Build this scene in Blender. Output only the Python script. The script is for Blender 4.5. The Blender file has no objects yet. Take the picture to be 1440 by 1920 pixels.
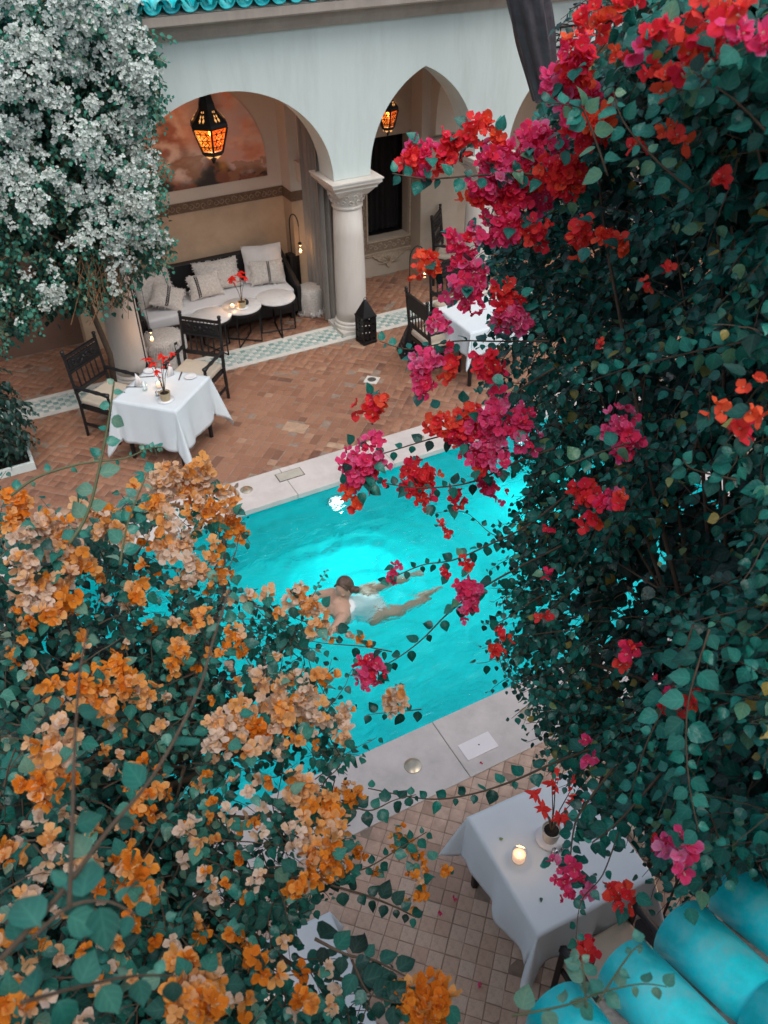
import bpy, bmesh, math, random
import numpy as np
from mathutils import Vector, Matrix
random.seed(7)
rng = np.random.default_rng(11)
sc = bpy.context.scene
COL = sc.collection
R_ = math.radians

# ------------------------------------------------------------------ camera
FPX, W0, H0 = 1569.0, 1440, 1920            # focal length in photo pixels, photo size
CAMZ = 5.3
_p, _y, _r = R_(38.9), R_(27.3), R_(-0.9)
FW = np.array([math.sin(_y) * math.cos(_p), math.cos(_y) * math.cos(_p), -math.sin(_p)])
_rt = np.array([math.cos(_y), -math.sin(_y), 0.0])
_up = np.cross(_rt, FW)
RT = math.cos(_r) * _rt + math.sin(_r) * _up
UP = -math.sin(_r) * _rt + math.cos(_r) * _up
CAM = np.array([0.0, 0.0, CAMZ])
cam_d = bpy.data.cameras.new('camera')
cam = bpy.data.objects.new('camera', cam_d)
COL.objects.link(cam)
cam.matrix_world = Matrix(((RT[0], UP[0], -FW[0], 0), (RT[1], UP[1], -FW[1], 0), (RT[2], UP[2], -FW[2], CAMZ), (0, 0, 0, 1)))
cam_d.sensor_fit = 'VERTICAL'
cam_d.sensor_height = 36.0
cam_d.lens = FPX / H0 * 36.0
cam_d.clip_start, cam_d.clip_end = 0.05, 400
cam_d.dof.use_dof = True
cam_d.dof.focus_distance = 3.4
cam_d.dof.aperture_fstop = 6.5
sc.camera = cam

# ------------------------------------------------------------------ world, sun, exposure
SUN_EL, SUN_AZ = R_(58), R_(-152)             # soft light from high behind the camera's house
world = bpy.data.worlds.new('World')
sc.world = world
world.use_nodes = True
wn = world.node_tree
wn.nodes.clear()
sky = wn.nodes.new('ShaderNodeTexSky')
sky.sky_type = 'NISHITA'
sky.sun_disc = False
sky.sun_elevation = SUN_EL
sky.sun_rotation = -SUN_AZ
sky.dust_density = 3.0
hs = wn.nodes.new('ShaderNodeHueSaturation')
hs.inputs['Saturation'].default_value = 0.62
bg = wn.nodes.new('ShaderNodeBackground')
bg.inputs['Strength'].default_value = 0.11
wo = wn.nodes.new('ShaderNodeOutputWorld')
wn.links.new(sky.outputs[0], hs.inputs['Color'])
wn.links.new(hs.outputs[0], bg.inputs['Color'])
wn.links.new(bg.outputs[0], wo.inputs['Surface'])
sun_d = bpy.data.lights.new('sun', 'SUN')
sun_d.energy = 0.85
sun_d.angle = R_(40)
sun_d.color = (1.0, 0.96, 0.9)
sun = bpy.data.objects.new('sun', sun_d)
COL.objects.link(sun)
_sd = Vector((math.sin(SUN_AZ) * math.cos(SUN_EL), math.cos(SUN_AZ) * math.cos(SUN_EL), math.sin(SUN_EL)))
sun.rotation_euler = _sd.to_track_quat('Z', 'Y').to_euler()
sun.location = (0, 0, 12)
sc.view_settings.view_transform = 'Standard'
sc.view_settings.look = 'None'
sc.view_settings.gamma = 1.0
sc.view_settings.exposure = 0.82
sc.view_settings.use_curve_mapping = False
sc.render.engine = 'CYCLES'
sc.cycles.use_denoising = True
sc.cycles.max_bounces = 8
sc.cycles.transparent_max_bounces = 16
sc.cycles.sample_clamp_indirect = 4.0

# ------------------------------------------------------------------ pixel helpers (photo pixel -> world)
def ray(px, py):
    d = FW + RT * (px - W0 / 2) / FPX - UP * (py - H0 / 2) / FPX
    return d / np.linalg.norm(d)
def at(px, py, dist): return CAM + ray(px, py) * dist
def on_z(px, py, z=0.0):
    d = ray(px, py); return CAM + d * ((z - CAMZ) / d[2])
def on_y(px, py, y):
    d = ray(px, py); return CAM + d * (y / d[1])
def rays(px, py):
    d = FW[None] + RT[None] * ((px - W0 / 2) / FPX)[:, None] - UP[None] * ((py - H0 / 2) / FPX)[:, None]
    return d / np.linalg.norm(d, axis=1)[:, None]
def to_px(P):
    v = P - CAM[None]; w = v @ FW
    return W0 / 2 + FPX * (v @ RT) / w, H0 / 2 - FPX * (v @ UP) / w, w

# ------------------------------------------------------------------ materials
def _ramp(nt, stops, interp='LINEAR'):
    n = nt.nodes.new('ShaderNodeValToRGB')
    n.color_ramp.interpolation = interp
    el = n.color_ramp.elements
    el[0].position, el[0].color = stops[0][0], (*stops[0][1], 1)
    el[1].position, el[1].color = stops[-1][0], (*stops[-1][1], 1)
    for p, c in stops[1:-1]:
        e = el.new(p); e.color = (*c, 1)
    return n
def veined(nt, col, light, amt, freq):
    ax = nt.nodes.new('ShaderNodeAttribute'); ax.attribute_name = 'lx'; ay = nt.nodes.new('ShaderNodeAttribute'); ay.attribute_name = 'ly'
    def mth(op, a, b=None, c=None):
        n = nt.nodes.new('ShaderNodeMath'); n.operation = op
        for i, v in enumerate((a, b, c)):
            if v is None: continue
            if hasattr(v, 'node'): nt.links.new(v, n.inputs[i])
            else: n.inputs[i].default_value = v
        return n.outputs[0]
    ab = mth('ABSOLUTE', ax.outputs['Fac'])
    rib = mth('SUBTRACT', 1.0, mth('MINIMUM', mth('MULTIPLY', ab, 9.0), 1.0))
    wv = mth('POWER', mth('ABSOLUTE', mth('SINE', mth('MULTIPLY', mth('SUBTRACT', ay.outputs['Fac'], mth('MULTIPLY', ab, .38)), freq))), 9.0)
    k = mth('MULTIPLY', mth('MAXIMUM', rib, mth('MULTIPLY', wv, .55)), amt)
    mx = nt.nodes.new('ShaderNodeMix'); mx.data_type = 'RGBA'; nt.links.new(k, mx.inputs[0]); nt.links.new(col, mx.inputs[6])
    sc2 = nt.nodes.new('ShaderNodeVectorMath'); sc2.operation = 'MULTIPLY_ADD'; nt.links.new(col, sc2.inputs[0]); sc2.inputs[1].default_value = (light[0],) * 3; sc2.inputs[2].default_value = light[1]
    nt.links.new(sc2.outputs[0], mx.inputs[7])
    return mx.outputs[2]
def mat(name, color=None, rough=0.6, metal=0.0, var=0.12, vscale=6.0, bump=0.0, bscale=40.0, tint=None,
        spec=0.4, trans=0.0, emit=None, estr=0.0, stain=None, stain_scale=1.5, stain_amt=0.5, glass=False, streak=False, coat=0.0, vein=None):
    m = bpy.data.materials.new(name)
    m.use_nodes = True
    nt = m.node_tree
    b = nt.nodes['Principled BSDF']
    out = nt.nodes['Material Output']
    b.inputs['Roughness'].default_value = rough
    b.inputs['Metallic'].default_value = metal
    b.inputs['Specular IOR Level'].default_value = spec
    if coat: b.inputs['Coat Weight'].default_value = coat
    tc = nt.nodes.new('ShaderNodeTexCoord')
    src = tc.outputs['Object']
    if streak:
        mp = nt.nodes.new('ShaderNodeMapping'); mp.inputs['Scale'].default_value = (1, 1, 0.18)
        nt.links.new(src, mp.inputs['Vector']); src = mp.outputs[0]
    if tint:
        a = nt.nodes.new('ShaderNodeAttribute'); a.attribute_name = 'tint'
        cr = _ramp(nt, tint); nt.links.new(a.outputs['Fac'], cr.inputs['Fac'])
        col = cr.outputs['Color']
    else:
        rgb = nt.nodes.new('ShaderNodeRGB'); rgb.outputs[0].default_value = (*color, 1)
        col = rgb.outputs[0]
    if var > 0:
        nz = nt.nodes.new('ShaderNodeTexNoise'); nz.inputs['Scale'].default_value = vscale; nz.inputs['Detail'].default_value = 6
        nz.inputs['Roughness'].default_value = 0.65
        nt.links.new(src, nz.inputs['Vector'])
        mr = nt.nodes.new('ShaderNodeMapRange')
        mr.inputs['From Min'].default_value = 0.3; mr.inputs['From Max'].default_value = 0.7
        mr.inputs['To Min'].default_value = 1 - var; mr.inputs['To Max'].default_value = 1 + var
        nt.links.new(nz.outputs['Fac'], mr.inputs['Value'])
        mx = nt.nodes.new('ShaderNodeVectorMath'); mx.operation = 'SCALE'
        nt.links.new(col, mx.inputs[0]); nt.links.new(mr.outputs[0], mx.inputs['Scale'])
        col = mx.outputs[0]
    if stain:
        n2 = nt.nodes.new('ShaderNodeTexNoise'); n2.inputs['Scale'].default_value = stain_scale; n2.inputs['Detail'].default_value = 8
        n2.inputs['Roughness'].default_value = 0.7
        nt.links.new(src, n2.inputs['Vector'])
        r2 = nt.nodes.new('ShaderNodeMapRange')
        r2.inputs['From Min'].default_value = 0.48; r2.inputs['From Max'].default_value = 0.75
        r2.inputs['To Max'].default_value = stain_amt
        nt.links.new(n2.outputs['Fac'], r2.inputs['Value'])
        mc = nt.nodes.new('ShaderNodeMix'); mc.data_type = 'RGBA'
        nt.links.new(r2.outputs[0], mc.inputs[0]); nt.links.new(col, mc.inputs[6]); mc.inputs[7].default_value = (*stain, 1)
        col = mc.outputs[2]
    if vein: col = veined(nt, col, *vein)
    nt.links.new(col, b.inputs['Base Color'])
    if bump > 0:
        n3 = nt.nodes.new('ShaderNodeTexNoise'); n3.inputs['Scale'].default_value = bscale; n3.inputs['Detail'].default_value = 5
        nt.links.new(src, n3.inputs['Vector'])
        bp = nt.nodes.new('ShaderNodeBump'); bp.inputs['Strength'].default_value = bump; bp.inputs['Distance'].default_value = 0.01
        nt.links.new(n3.outputs['Fac'], bp.inputs['Height']); nt.links.new(bp.outputs[0], b.inputs['Normal'])
    if emit:
        b.inputs['Emission Color'].default_value = (*emit, 1); b.inputs['Emission Strength'].default_value = estr
    if glass:
        b.inputs['Transmission Weight'].default_value = 1.0; b.inputs['IOR'].default_value = 1.3
    if trans > 0:
        tl = nt.nodes.new('ShaderNodeBsdfTranslucent'); nt.links.new(col, tl.inputs['Color'])
        ms = nt.nodes.new('ShaderNodeMixShader'); ms.inputs[0].default_value = trans
        nt.links.new(b.outputs[0], ms.inputs[1]); nt.links.new(tl.outputs[0], ms.inputs[2])
        nt.links.new(ms.outputs[0], out.inputs['Surface'])
    return m

M = {}
M['plaster'] = mat('white_plaster', (0.58, 0.655, 0.635), 0.85, var=0.05, vscale=1.2, bump=0.3, bscale=9, stain=(0.40, 0.44, 0.42), stain_scale=2.2, stain_amt=0.55, spec=0.2, streak=True)
M['tan'] = mat('tan_tadelakt', (0.50, 0.36, 0.24), 0.6, var=0.14, vscale=2.0, bump=0.08, bscale=18, stain=(0.36, 0.25, 0.16), stain_scale=1.1, stain_amt=0.6)
M['cream'] = mat('cream_plaster', (0.60, 0.54, 0.46), 0.8, var=0.06, vscale=2.0, bump=0.08)
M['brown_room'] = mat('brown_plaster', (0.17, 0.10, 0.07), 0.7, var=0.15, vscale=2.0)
M['carved'] = mat('carved_stucco', (0.42, 0.34, 0.25), 0.85, var=0.2, vscale=30, bump=0.6, bscale=60)
M['carved_bg'] = mat('carved_stucco_ground', (0.24, 0.18, 0.125), 0.9, var=0.25, vscale=30, bump=0.5, bscale=60)
M['band_scroll'] = mat('carved_band_relief', (0.30, 0.215, 0.145), 0.85, var=0.2, vscale=40)
M['band'] = mat('carved_band', (0.15, 0.095, 0.06), 0.85, var=0.3, vscale=40, bump=0.8, bscale=70)
M['stone'] = mat('column_stone', (0.60, 0.57, 0.52), 0.65, var=0.08, vscale=5, bump=0.1, bscale=25, stain=(0.45, 0.36, 0.27), stain_scale=3.0, stain_amt=0.45, streak=True)
M['cornice'] = mat('cornice_stone', (0.36, 0.31, 0.27), 0.8, var=0.1, vscale=8, bump=0.15, stain=(0.25, 0.2, 0.17), stain_scale=2.5, streak=True)
M['dark_line'] = mat('dark_joint_gap', (0.06, 0.05, 0.045), 0.9, var=0.2)  # dark joint line round the hatch lid
M['roof_tile'] = mat('glazed_turquoise_tile', None, 0.30, var=0.30, vscale=7, bump=0.35, bscale=14, spec=0.35, stain=(0.30, 0.74, 0.74), stain_scale=12, stain_amt=0.8,
                     tint=[(0, (0.0, 0.44, 0.52)), (0.4, (0.005, 0.72, 0.80)), (0.75, (0.05, 0.80, 0.85)), (1, (0.30, 0.84, 0.86))])
M['mortar'] = mat('roof_mortar', (0.30, 0.27, 0.24), 0.95, var=0.4, vscale=25, bump=0.9, bscale=45)
M['far_tile'] = mat('terracotta_tile', None, 0.62, stain=(0.20, 0.13, 0.095), stain_scale=1.3, stain_amt=0.55, var=0.22, vscale=14, bump=0.12, bscale=50, spec=0.35,
                    tint=[(0, (0.17, 0.082, 0.055)), (0.25, (0.245, 0.115, 0.070)), (0.55, (0.30, 0.148, 0.090)), (0.85, (0.34, 0.18, 0.112)), (1, (0.42, 0.28, 0.19))])
M['near_tile'] = mat('worn_terracotta_tile', None, 0.65, var=0.2, vscale=16, bump=0.2, bscale=45, spec=0.3, stain=(0.24, 0.17, 0.13), stain_scale=2.2, stain_amt=0.5,
                     tint=[(0, (0.36, 0.225, 0.16)), (0.35, (0.50, 0.335, 0.25)), (0.7, (0.55, 0.395, 0.305)), (1, (0.62, 0.49, 0.40))])
M['grout'] = mat('grout', (0.26, 0.19, 0.145), 0.95, var=0.25, vscale=12)
M['ground'] = mat('packed_earth', (0.22, 0.17, 0.13), 0.95, var=0.2)
M['coping'] = mat('pale_limestone', (0.56, 0.51, 0.48), 0.6, var=0.1, vscale=3.0, bump=0.1, bscale=30, stain=(0.36, 0.34, 0.32), stain_scale=2.5, stain_amt=0.65)
M['mosaic'] = mat('zellige_mosaic', None, 0.35, var=0.15, vscale=30, tint=[(0, (0.20, 0.33, 0.31)), (0.5, (0.42, 0.50, 0.47)), (1, (0.66, 0.65, 0.60))])
M['white_border'] = mat('white_marble_border', (0.62, 0.60, 0.55), 0.5, var=0.1, vscale=8)
M['black_wood'] = mat('black_carved_wood', (0.008, 0.008, 0.009), 0.5, var=0.3, vscale=14, bump=0.1, bscale=60, spec=0.5)
M['iron'] = mat('black_iron', (0.012, 0.012, 0.013), 0.5, metal=0.3, var=0.2)
M['cushion'] = mat('cream_cushion', (0.50, 0.43, 0.34), 0.85, var=0.08, vscale=6, bump=0.1, bscale=90)
M['cloth'] = mat('white_tablecloth', (0.62, 0.68, 0.71), 0.8, var=0.03, vscale=4, bump=0.08, bscale=12, spec=0.2)
M['sofa_white'] = mat('white_mattress', (0.62, 0.63, 0.64), 0.9, var=0.05, vscale=5, bump=0.1, bscale=16)
M['pillow'] = mat('woven_wool', (0.52, 0.49, 0.45), 0.95, var=0.25, vscale=45, bump=0.5, bscale=110)
M['pillow_plain'] = mat('plain_linen', (0.62, 0.60, 0.58), 0.9, var=0.06, vscale=8, bump=0.12, bscale=90)
M['pattern'] = mat('dark_woven_band', (0.02, 0.02, 0.022), 0.95, var=0.6, vscale=60)
M['marble'] = mat('white_marble', (0.66, 0.65, 0.63), 0.3, var=0.05, vscale=3, stain=(0.32, 0.32, 0.33), stain_scale=3.5, stain_amt=0.6)
M['curtain'] = mat('grey_curtain', (0.27, 0.245, 0.22), 0.9, var=0.1, vscale=4, bump=0.1, bscale=60)
M['black_curtain'] = mat('black_drape', (0.012, 0.011, 0.011), 0.9, var=0.3, vscale=4)
M['umbrella'] = mat('dark_canvas', (0.05, 0.045, 0.055), 0.45, var=0.35, vscale=9, bump=0.9, bscale=16, spec=0.5)
M['brass'] = mat('brushed_brass', (0.55, 0.48, 0.36), 0.3, metal=0.8, var=0.15, vscale=20)
M['pot'] = mat('beige_pot', (0.42, 0.33, 0.20), 0.6, var=0.15, vscale=20)
M['pot_white'] = mat('cream_ceramic_pot', (0.50, 0.47, 0.41), 0.45, var=0.1, vscale=14)
M['soil'] = mat('soil', (0.02, 0.014, 0.01), 0.95, var=0.5, vscale=60, bump=0.9, bscale=90)
M['red_leaf'] = mat('red_bract', (0.72, 0.022, 0.012), 0.5, var=0.2, vscale=20, trans=0.25)
M['twig'] = mat('twig', (0.09, 0.065, 0.045), 0.8, var=0.25, vscale=30)
M['green_stem'] = mat('green_stem', (0.10, 0.12, 0.06), 0.7, var=0.2, vscale=20)
M['dry_twig'] = mat('dry_brown_twig', (0.22, 0.11, 0.055), 0.85, var=0.3, vscale=20)
M['porcelain'] = mat('white_porcelain', (0.72, 0.73, 0.74), 0.25, var=0.02)
M['napkin'] = mat('white_napkin', (0.66, 0.67, 0.68), 0.9, var=0.04)
M['steel'] = mat('polished_steel', (0.42, 0.42, 0.43), 0.22, metal=0.9, var=0.1)
M['glass'] = mat('clear_glass', (0.92, 0.95, 0.95), 0.03, glass=True, var=0)
def thin_glass(name):
    m = bpy.data.materials.new(name); m.use_nodes = True; nt = m.node_tree; nt.nodes.remove(nt.nodes['Principled BSDF'])
    t = nt.nodes.new('ShaderNodeBsdfTransparent'); t.inputs[0].default_value = (.93, .96, .96, 1); g_ = nt.nodes.new('ShaderNodeBsdfGlossy'); g_.inputs['Roughness'].default_value = .06
    f = nt.nodes.new('ShaderNodeFresnel'); f.inputs[0].default_value = 1.5; x = nt.nodes.new('ShaderNodeMixShader'); mm = nt.nodes.new('ShaderNodeMath'); mm.operation = 'ADD'; mm.inputs[1].default_value = .06; nt.links.new(f.outputs[0], mm.inputs[0])
    x.inputs[0].default_value = .10; nt.links.new(t.outputs[0], x.inputs[1]); nt.links.new(g_.outputs[0], x.inputs[2]); nt.links.new(x.outputs[0], nt.nodes['Material Output'].inputs['Surface']); return m
M['glass'] = thin_glass('thin_clear_glass')
M['wax'] = mat('lit_candle_wax', (0.8, 0.55, 0.38), 0.6, var=0, emit=(1.0, 0.55, 0.36), estr=.42)
M['flame'] = mat('flame', (1, 0.6, 0.2), 0.5, var=0, emit=(1.0, 0.50, 0.18), estr=8)
M['lantern_pane'] = mat('amber_lit_glass', (0.10, 0.02, 0.002), 0.4, var=0, emit=(1.0, 0.13, 0.006), estr=.7)
M['lantern_pane2'] = mat('yellow_lit_glass', (0.10, 0.04, 0.005), 0.4, var=0, emit=(1.0, 0.21, 0.015), estr=.8)
M['lantern_hole'] = mat('lamp_light_through_piercing', (0.6, 0.35, 0.12), 0.5, var=0, emit=(1.0, 0.45, 0.14), estr=.55)
M['white_plate'] = mat('white_enamel_lid', (0.78, 0.73, 0.73), 0.4, var=0.03)
M['hatch'] = mat('stone_hatch_lid', (0.42, 0.39, 0.33), 0.6, var=0.12, vscale=12)
M['pool'] = mat('turquoise_pool_plaster', (0.0, 0.65, 0.69), 0.8, var=0.16, vscale=4.5, spec=0.1)
M['pool_lamp'] = mat('pool_lamp_lens', (0.9, 0.9, 0.9), 0.3, var=0, emit=(0.85, 1.0, 0.95), estr=0.9)
M['skin'] = mat('skin', (0.50, 0.30, 0.21), 0.5, var=0.06, vscale=12)
M['hair'] = mat('brown_hair', (0.085, 0.050, 0.032), 0.38, var=0.5, vscale=50, bump=0.5, bscale=120)
M['swimsuit'] = mat('white_swimsuit', (0.80, 0.82, 0.82), 0.7, var=0.05, vscale=20, bump=0.2, bscale=50)
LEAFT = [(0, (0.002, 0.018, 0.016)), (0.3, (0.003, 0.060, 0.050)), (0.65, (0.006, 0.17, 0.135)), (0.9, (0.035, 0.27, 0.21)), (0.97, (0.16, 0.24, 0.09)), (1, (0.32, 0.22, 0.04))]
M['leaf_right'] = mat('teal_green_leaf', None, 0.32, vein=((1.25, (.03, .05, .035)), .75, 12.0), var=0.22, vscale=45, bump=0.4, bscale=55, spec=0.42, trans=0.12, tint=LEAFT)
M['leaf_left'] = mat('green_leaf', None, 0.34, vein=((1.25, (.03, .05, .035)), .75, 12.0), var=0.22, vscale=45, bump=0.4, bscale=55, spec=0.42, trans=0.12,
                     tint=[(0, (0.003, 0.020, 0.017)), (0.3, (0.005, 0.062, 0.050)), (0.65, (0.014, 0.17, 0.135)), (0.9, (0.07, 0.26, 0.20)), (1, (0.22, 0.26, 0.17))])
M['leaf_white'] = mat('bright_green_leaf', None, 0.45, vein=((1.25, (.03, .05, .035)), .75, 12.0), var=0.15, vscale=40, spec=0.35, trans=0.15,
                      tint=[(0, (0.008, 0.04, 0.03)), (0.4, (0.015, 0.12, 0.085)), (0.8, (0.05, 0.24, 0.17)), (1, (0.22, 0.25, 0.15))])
M['leaf_dark'] = mat('dark_shrub_leaf', None, 0.4, var=0.2, vscale=40, spec=0.4, tint=[(0, (0.004, 0.016, 0.013)), (1, (0.012, 0.06, 0.045))])
M['bract_red'] = mat('red_pink_bract', None, 0.65, vein=((.72, (0, 0, 0)), .6, 14.0), var=0.14, vscale=60, bump=0.2, bscale=90, spec=0.15, trans=0.35,
                     tint=[(0, (0.95, 0.15, 0.05)), (0.2, (0.95, 0.085, 0.06)), (0.42, (0.92, 0.035, 0.065)), (0.62, (0.92, 0.045, 0.16)), (0.85, (0.92, 0.10, 0.30)), (0.94, (0.85, 0.28, 0.48)), (0.96, (0.8, 0.6, 0.5)), (1, (0.85, 0.75, 0.62))])
M['bract_orange'] = mat('orange_peach_bract', None, 0.7, vein=((.72, (0, 0, 0)), .6, 14.0), var=0.12, vscale=60, bump=0.2, bscale=90, spec=0.12, trans=0.35,
                        tint=[(0, (0.70, 0.18, 0.015)), (0.3, (0.84, 0.30, 0.035)), (0.55, (0.82, 0.42, 0.15)), (0.8, (0.80, 0.53, 0.34)), (0.94, (0.76, 0.62, 0.52)), (0.96, (0.7, 0.62, 0.4)), (1, (0.8, 0.72, 0.5))])
M['bract_white'] = mat('white_bract', None, 0.7, var=0.08, vscale=60, spec=0.15, trans=0.3,
                       tint=[(0, (0.34, 0.33, 0.27)), (0.4, (0.52, 0.54, 0.49)), (0.8, (0.72, 0.79, 0.75)), (1, (0.80, 0.84, 0.81))])

# ------------------------------------------------------------------ mesh builder
class MB:
    def __init__(s): s.v, s.f, s.t = [], [], []
    def add(s, vs, fs, t=0.0):
        o = len(s.v); s.v += [tuple(map(float, p)) for p in vs]; s.f += [tuple(i + o for i in f) for f in fs]; s.t += [t] * len(vs)
        return s
    def box(s, c, size, rz=0.0, t=0.0, rot=None):
        hx, hy, hz = size[0] / 2, size[1] / 2, size[2] / 2
        m = rot if rot is not None else Matrix.Rotation(rz, 3, 'Z')
        vs = [Vector(c) + m @ Vector((x, y, z)) for x, y, z in ((-hx, -hy, -hz), (hx, -hy, -hz), (hx, hy, -hz), (-hx, hy, -hz), (-hx, -hy, hz), (hx, -hy, hz), (hx, hy, hz), (-hx, hy, hz))]
        return s.add(vs, [(3, 2, 1, 0), (4, 5, 6, 7), (0, 1, 5, 4), (1, 2, 6, 5), (2, 3, 7, 6), (3, 0, 4, 7)], t)
    def box2(s, a, b, t=0.0):
        return s.box([(a[i] + b[i]) / 2 for i in range(3)], [abs(b[i] - a[i]) for i in range(3)], t=t)
    def tube(s, pts, r, n=8, cap=True, t=0.0):
        pts = [Vector(p) for p in pts]
        rs = r if isinstance(r, (list, tuple)) else [r] * len(pts)
        o = []; vs = []; fs = []
        d0 = (pts[1] - pts[0]).normalized()
        ref = Vector((0, 0, 1)) if abs(d0.z) < 0.9 else Vector((1, 0, 0))
        x = d0.cross(ref).normalized()
        for i, p in enumerate(pts):
            d = (pts[min(i + 1, len(pts) - 1)] - pts[max(i - 1, 0)]).normalized()
            x = (x - d * x.dot(d)).normalized(); y = d.cross(x)
            for k in range(n):
                a = 2 * math.pi * k / n
                vs.append(p + (x * math.cos(a) + y * math.sin(a)) * rs[i])
        for i in range(len(pts) - 1):
            for k in range(n):
                k2 = (k + 1) % n
                fs.append((i * n + k, i * n + k2, (i + 1) * n + k2, (i + 1) * n + k))
        if cap:
            fs.append(tuple(range(n - 1, -1, -1))); fs.append(tuple((len(pts) - 1) * n + k for k in range(n)))
        return s.add(vs, fs, t)
    def lathe(s, c, prof, n=24, t=0.0, a0=0.0, sq=False):
        vs, fs = [], []
        for r, z in prof:
            for k in range(n):
                a = a0 + 2 * math.pi * k / n
                vs.append((c[0] + r * math.cos(a), c[1] + r * math.sin(a), c[2] + z))
        for i in range(len(prof) - 1):
            for k in range(n):
                k2 = (k + 1) % n
                fs.append((i * n + k, i * n + k2, (i + 1) * n + k2, (i + 1) * n + k))
        if prof[0][0] > 1e-5: fs.append(tuple(range(n - 1, -1, -1)))
        if prof[-1][0] > 1e-5: fs.append(tuple((len(prof) - 1) * n + k for k in range(n)))
        return s.add(vs, fs, t)
    def ellipsoid(s, c, r, rot=None, nu=16, nv=10, t=0.0):
        vs, fs = [], []
        m = rot or Matrix.Identity(3)
        for j in range(nv + 1):
            ph = math.pi * j / nv
            for i in range(nu):
                th = 2 * math.pi * i / nu
                vs.append(Vector(c) + m @ Vector((r[0] * math.sin(ph) * math.cos(th), r[1] * math.sin(ph) * math.sin(th), r[2] * math.cos(ph))))
        for j in range(nv):
            for i in range(nu):
                i2 = (i + 1) % nu
                fs.append((j * nu + i, (j + 1) * nu + i, (j + 1) * nu + i2, j * nu + i2))
        return s.add(vs, fs, t)
    def prism(s, poly, y0, y1, t=0.0):
        """poly in (x, z), extruded along y"""
        n = len(poly)
        vs = [(x, y0, z) for x, z in poly] + [(x, y1, z) for x, z in poly]
        fs = [tuple(range(n)), tuple(range(2 * n - 1, n - 1, -1))] + [(i + n, (i + 1) % n + n, (i + 1) % n, i) for i in range(n)]
        return s.add(vs, fs, t)
    def mesh(s, name, m, smooth=False, tint=False):
        me = bpy.data.meshes.new(name)
        me.from_pydata(s.v, [], s.f)
        if tint:
            a = me.attributes.new('tint', 'FLOAT', 'POINT'); a.data.foreach_set('value', np.array(s.t, dtype=np.float32))
        if smooth: me.polygons.foreach_set('use_smooth', [True] * len(me.polygons))
        me.materials.append(M[m] if isinstance(m, str) else m)
        me.update()
        return me
    def build(s, name, m, parent=None, smooth=False, tint=False, bevel=0.0, base=None, auto=None, seg=2):
        """base: world point that becomes the object's origin (top-level) ; children are given in world coords too"""
        ob = base
        if ob is None: ob = origin_of(parent) if parent else (0, 0, 0)
        rzi = None
        vs = s.v
        s2 = MB(); s2.f = s.f; s2.t = s.t
        if parent is not None and '_local' in parent.keys():
            s2.v = vs
        else:
            s2.v = [(p[0] - ob[0], p[1] - ob[1], p[2] - ob[2]) for p in vs]
        me = s2.mesh(name, m, smooth, tint)
        o = bpy.data.objects.new(name, me); COL.objects.link(o)
        if parent is not None: o.parent = parent
        else: o.location = ob
        if bevel > 0:
            b = o.modifiers.new('bevel', 'BEVEL'); b.width = bevel; b.segments = seg; b.limit_method = 'ANGLE'; b.angle_limit = R_(35)
        if auto is not None:
            try: me.set_sharp_from_angle(angle=R_(auto))
            except Exception: pass
        return o
_org = {}
def origin_of(o):
    p = Vector((0, 0, 0))
    while o is not None:
        p = p + Vector(o.location); o = o.parent
    return p
def tag(o, label=None, cat=None, group=None, kind=None):
    if label: o['label'] = label
    if cat: o['category'] = cat
    if group: o['group'] = group
    if kind: o['kind'] = kind
    return o
def thing(name, label, cat, loc=(0, 0, 0), group=None):
    o = bpy.data.objects.new(name, None); COL.objects.link(o)
    o.empty_display_size = 0.1
    o.location = tuple(map(float, loc))
    return tag(o, label, cat, group)
def copy_tree(o, parent=None):
    c = o.copy(); COL.objects.link(c); c.parent = parent
    for ch in list(o.children): copy_tree(ch, c)
    return c
def put(o, loc, rz=0.0):
    o.location = tuple(map(float, loc)); o.rotation_euler = (0, 0, rz); return o
def light(name, loc, power, color, r=0.03, parent=None):
    d = bpy.data.lights.new(name, 'POINT'); d.energy = power; d.color = color; d.shadow_soft_size = r
    o = bpy.data.objects.new(name, d); COL.objects.link(o)
    if parent is not None: o.parent = parent
    o.location = loc
    return o
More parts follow.
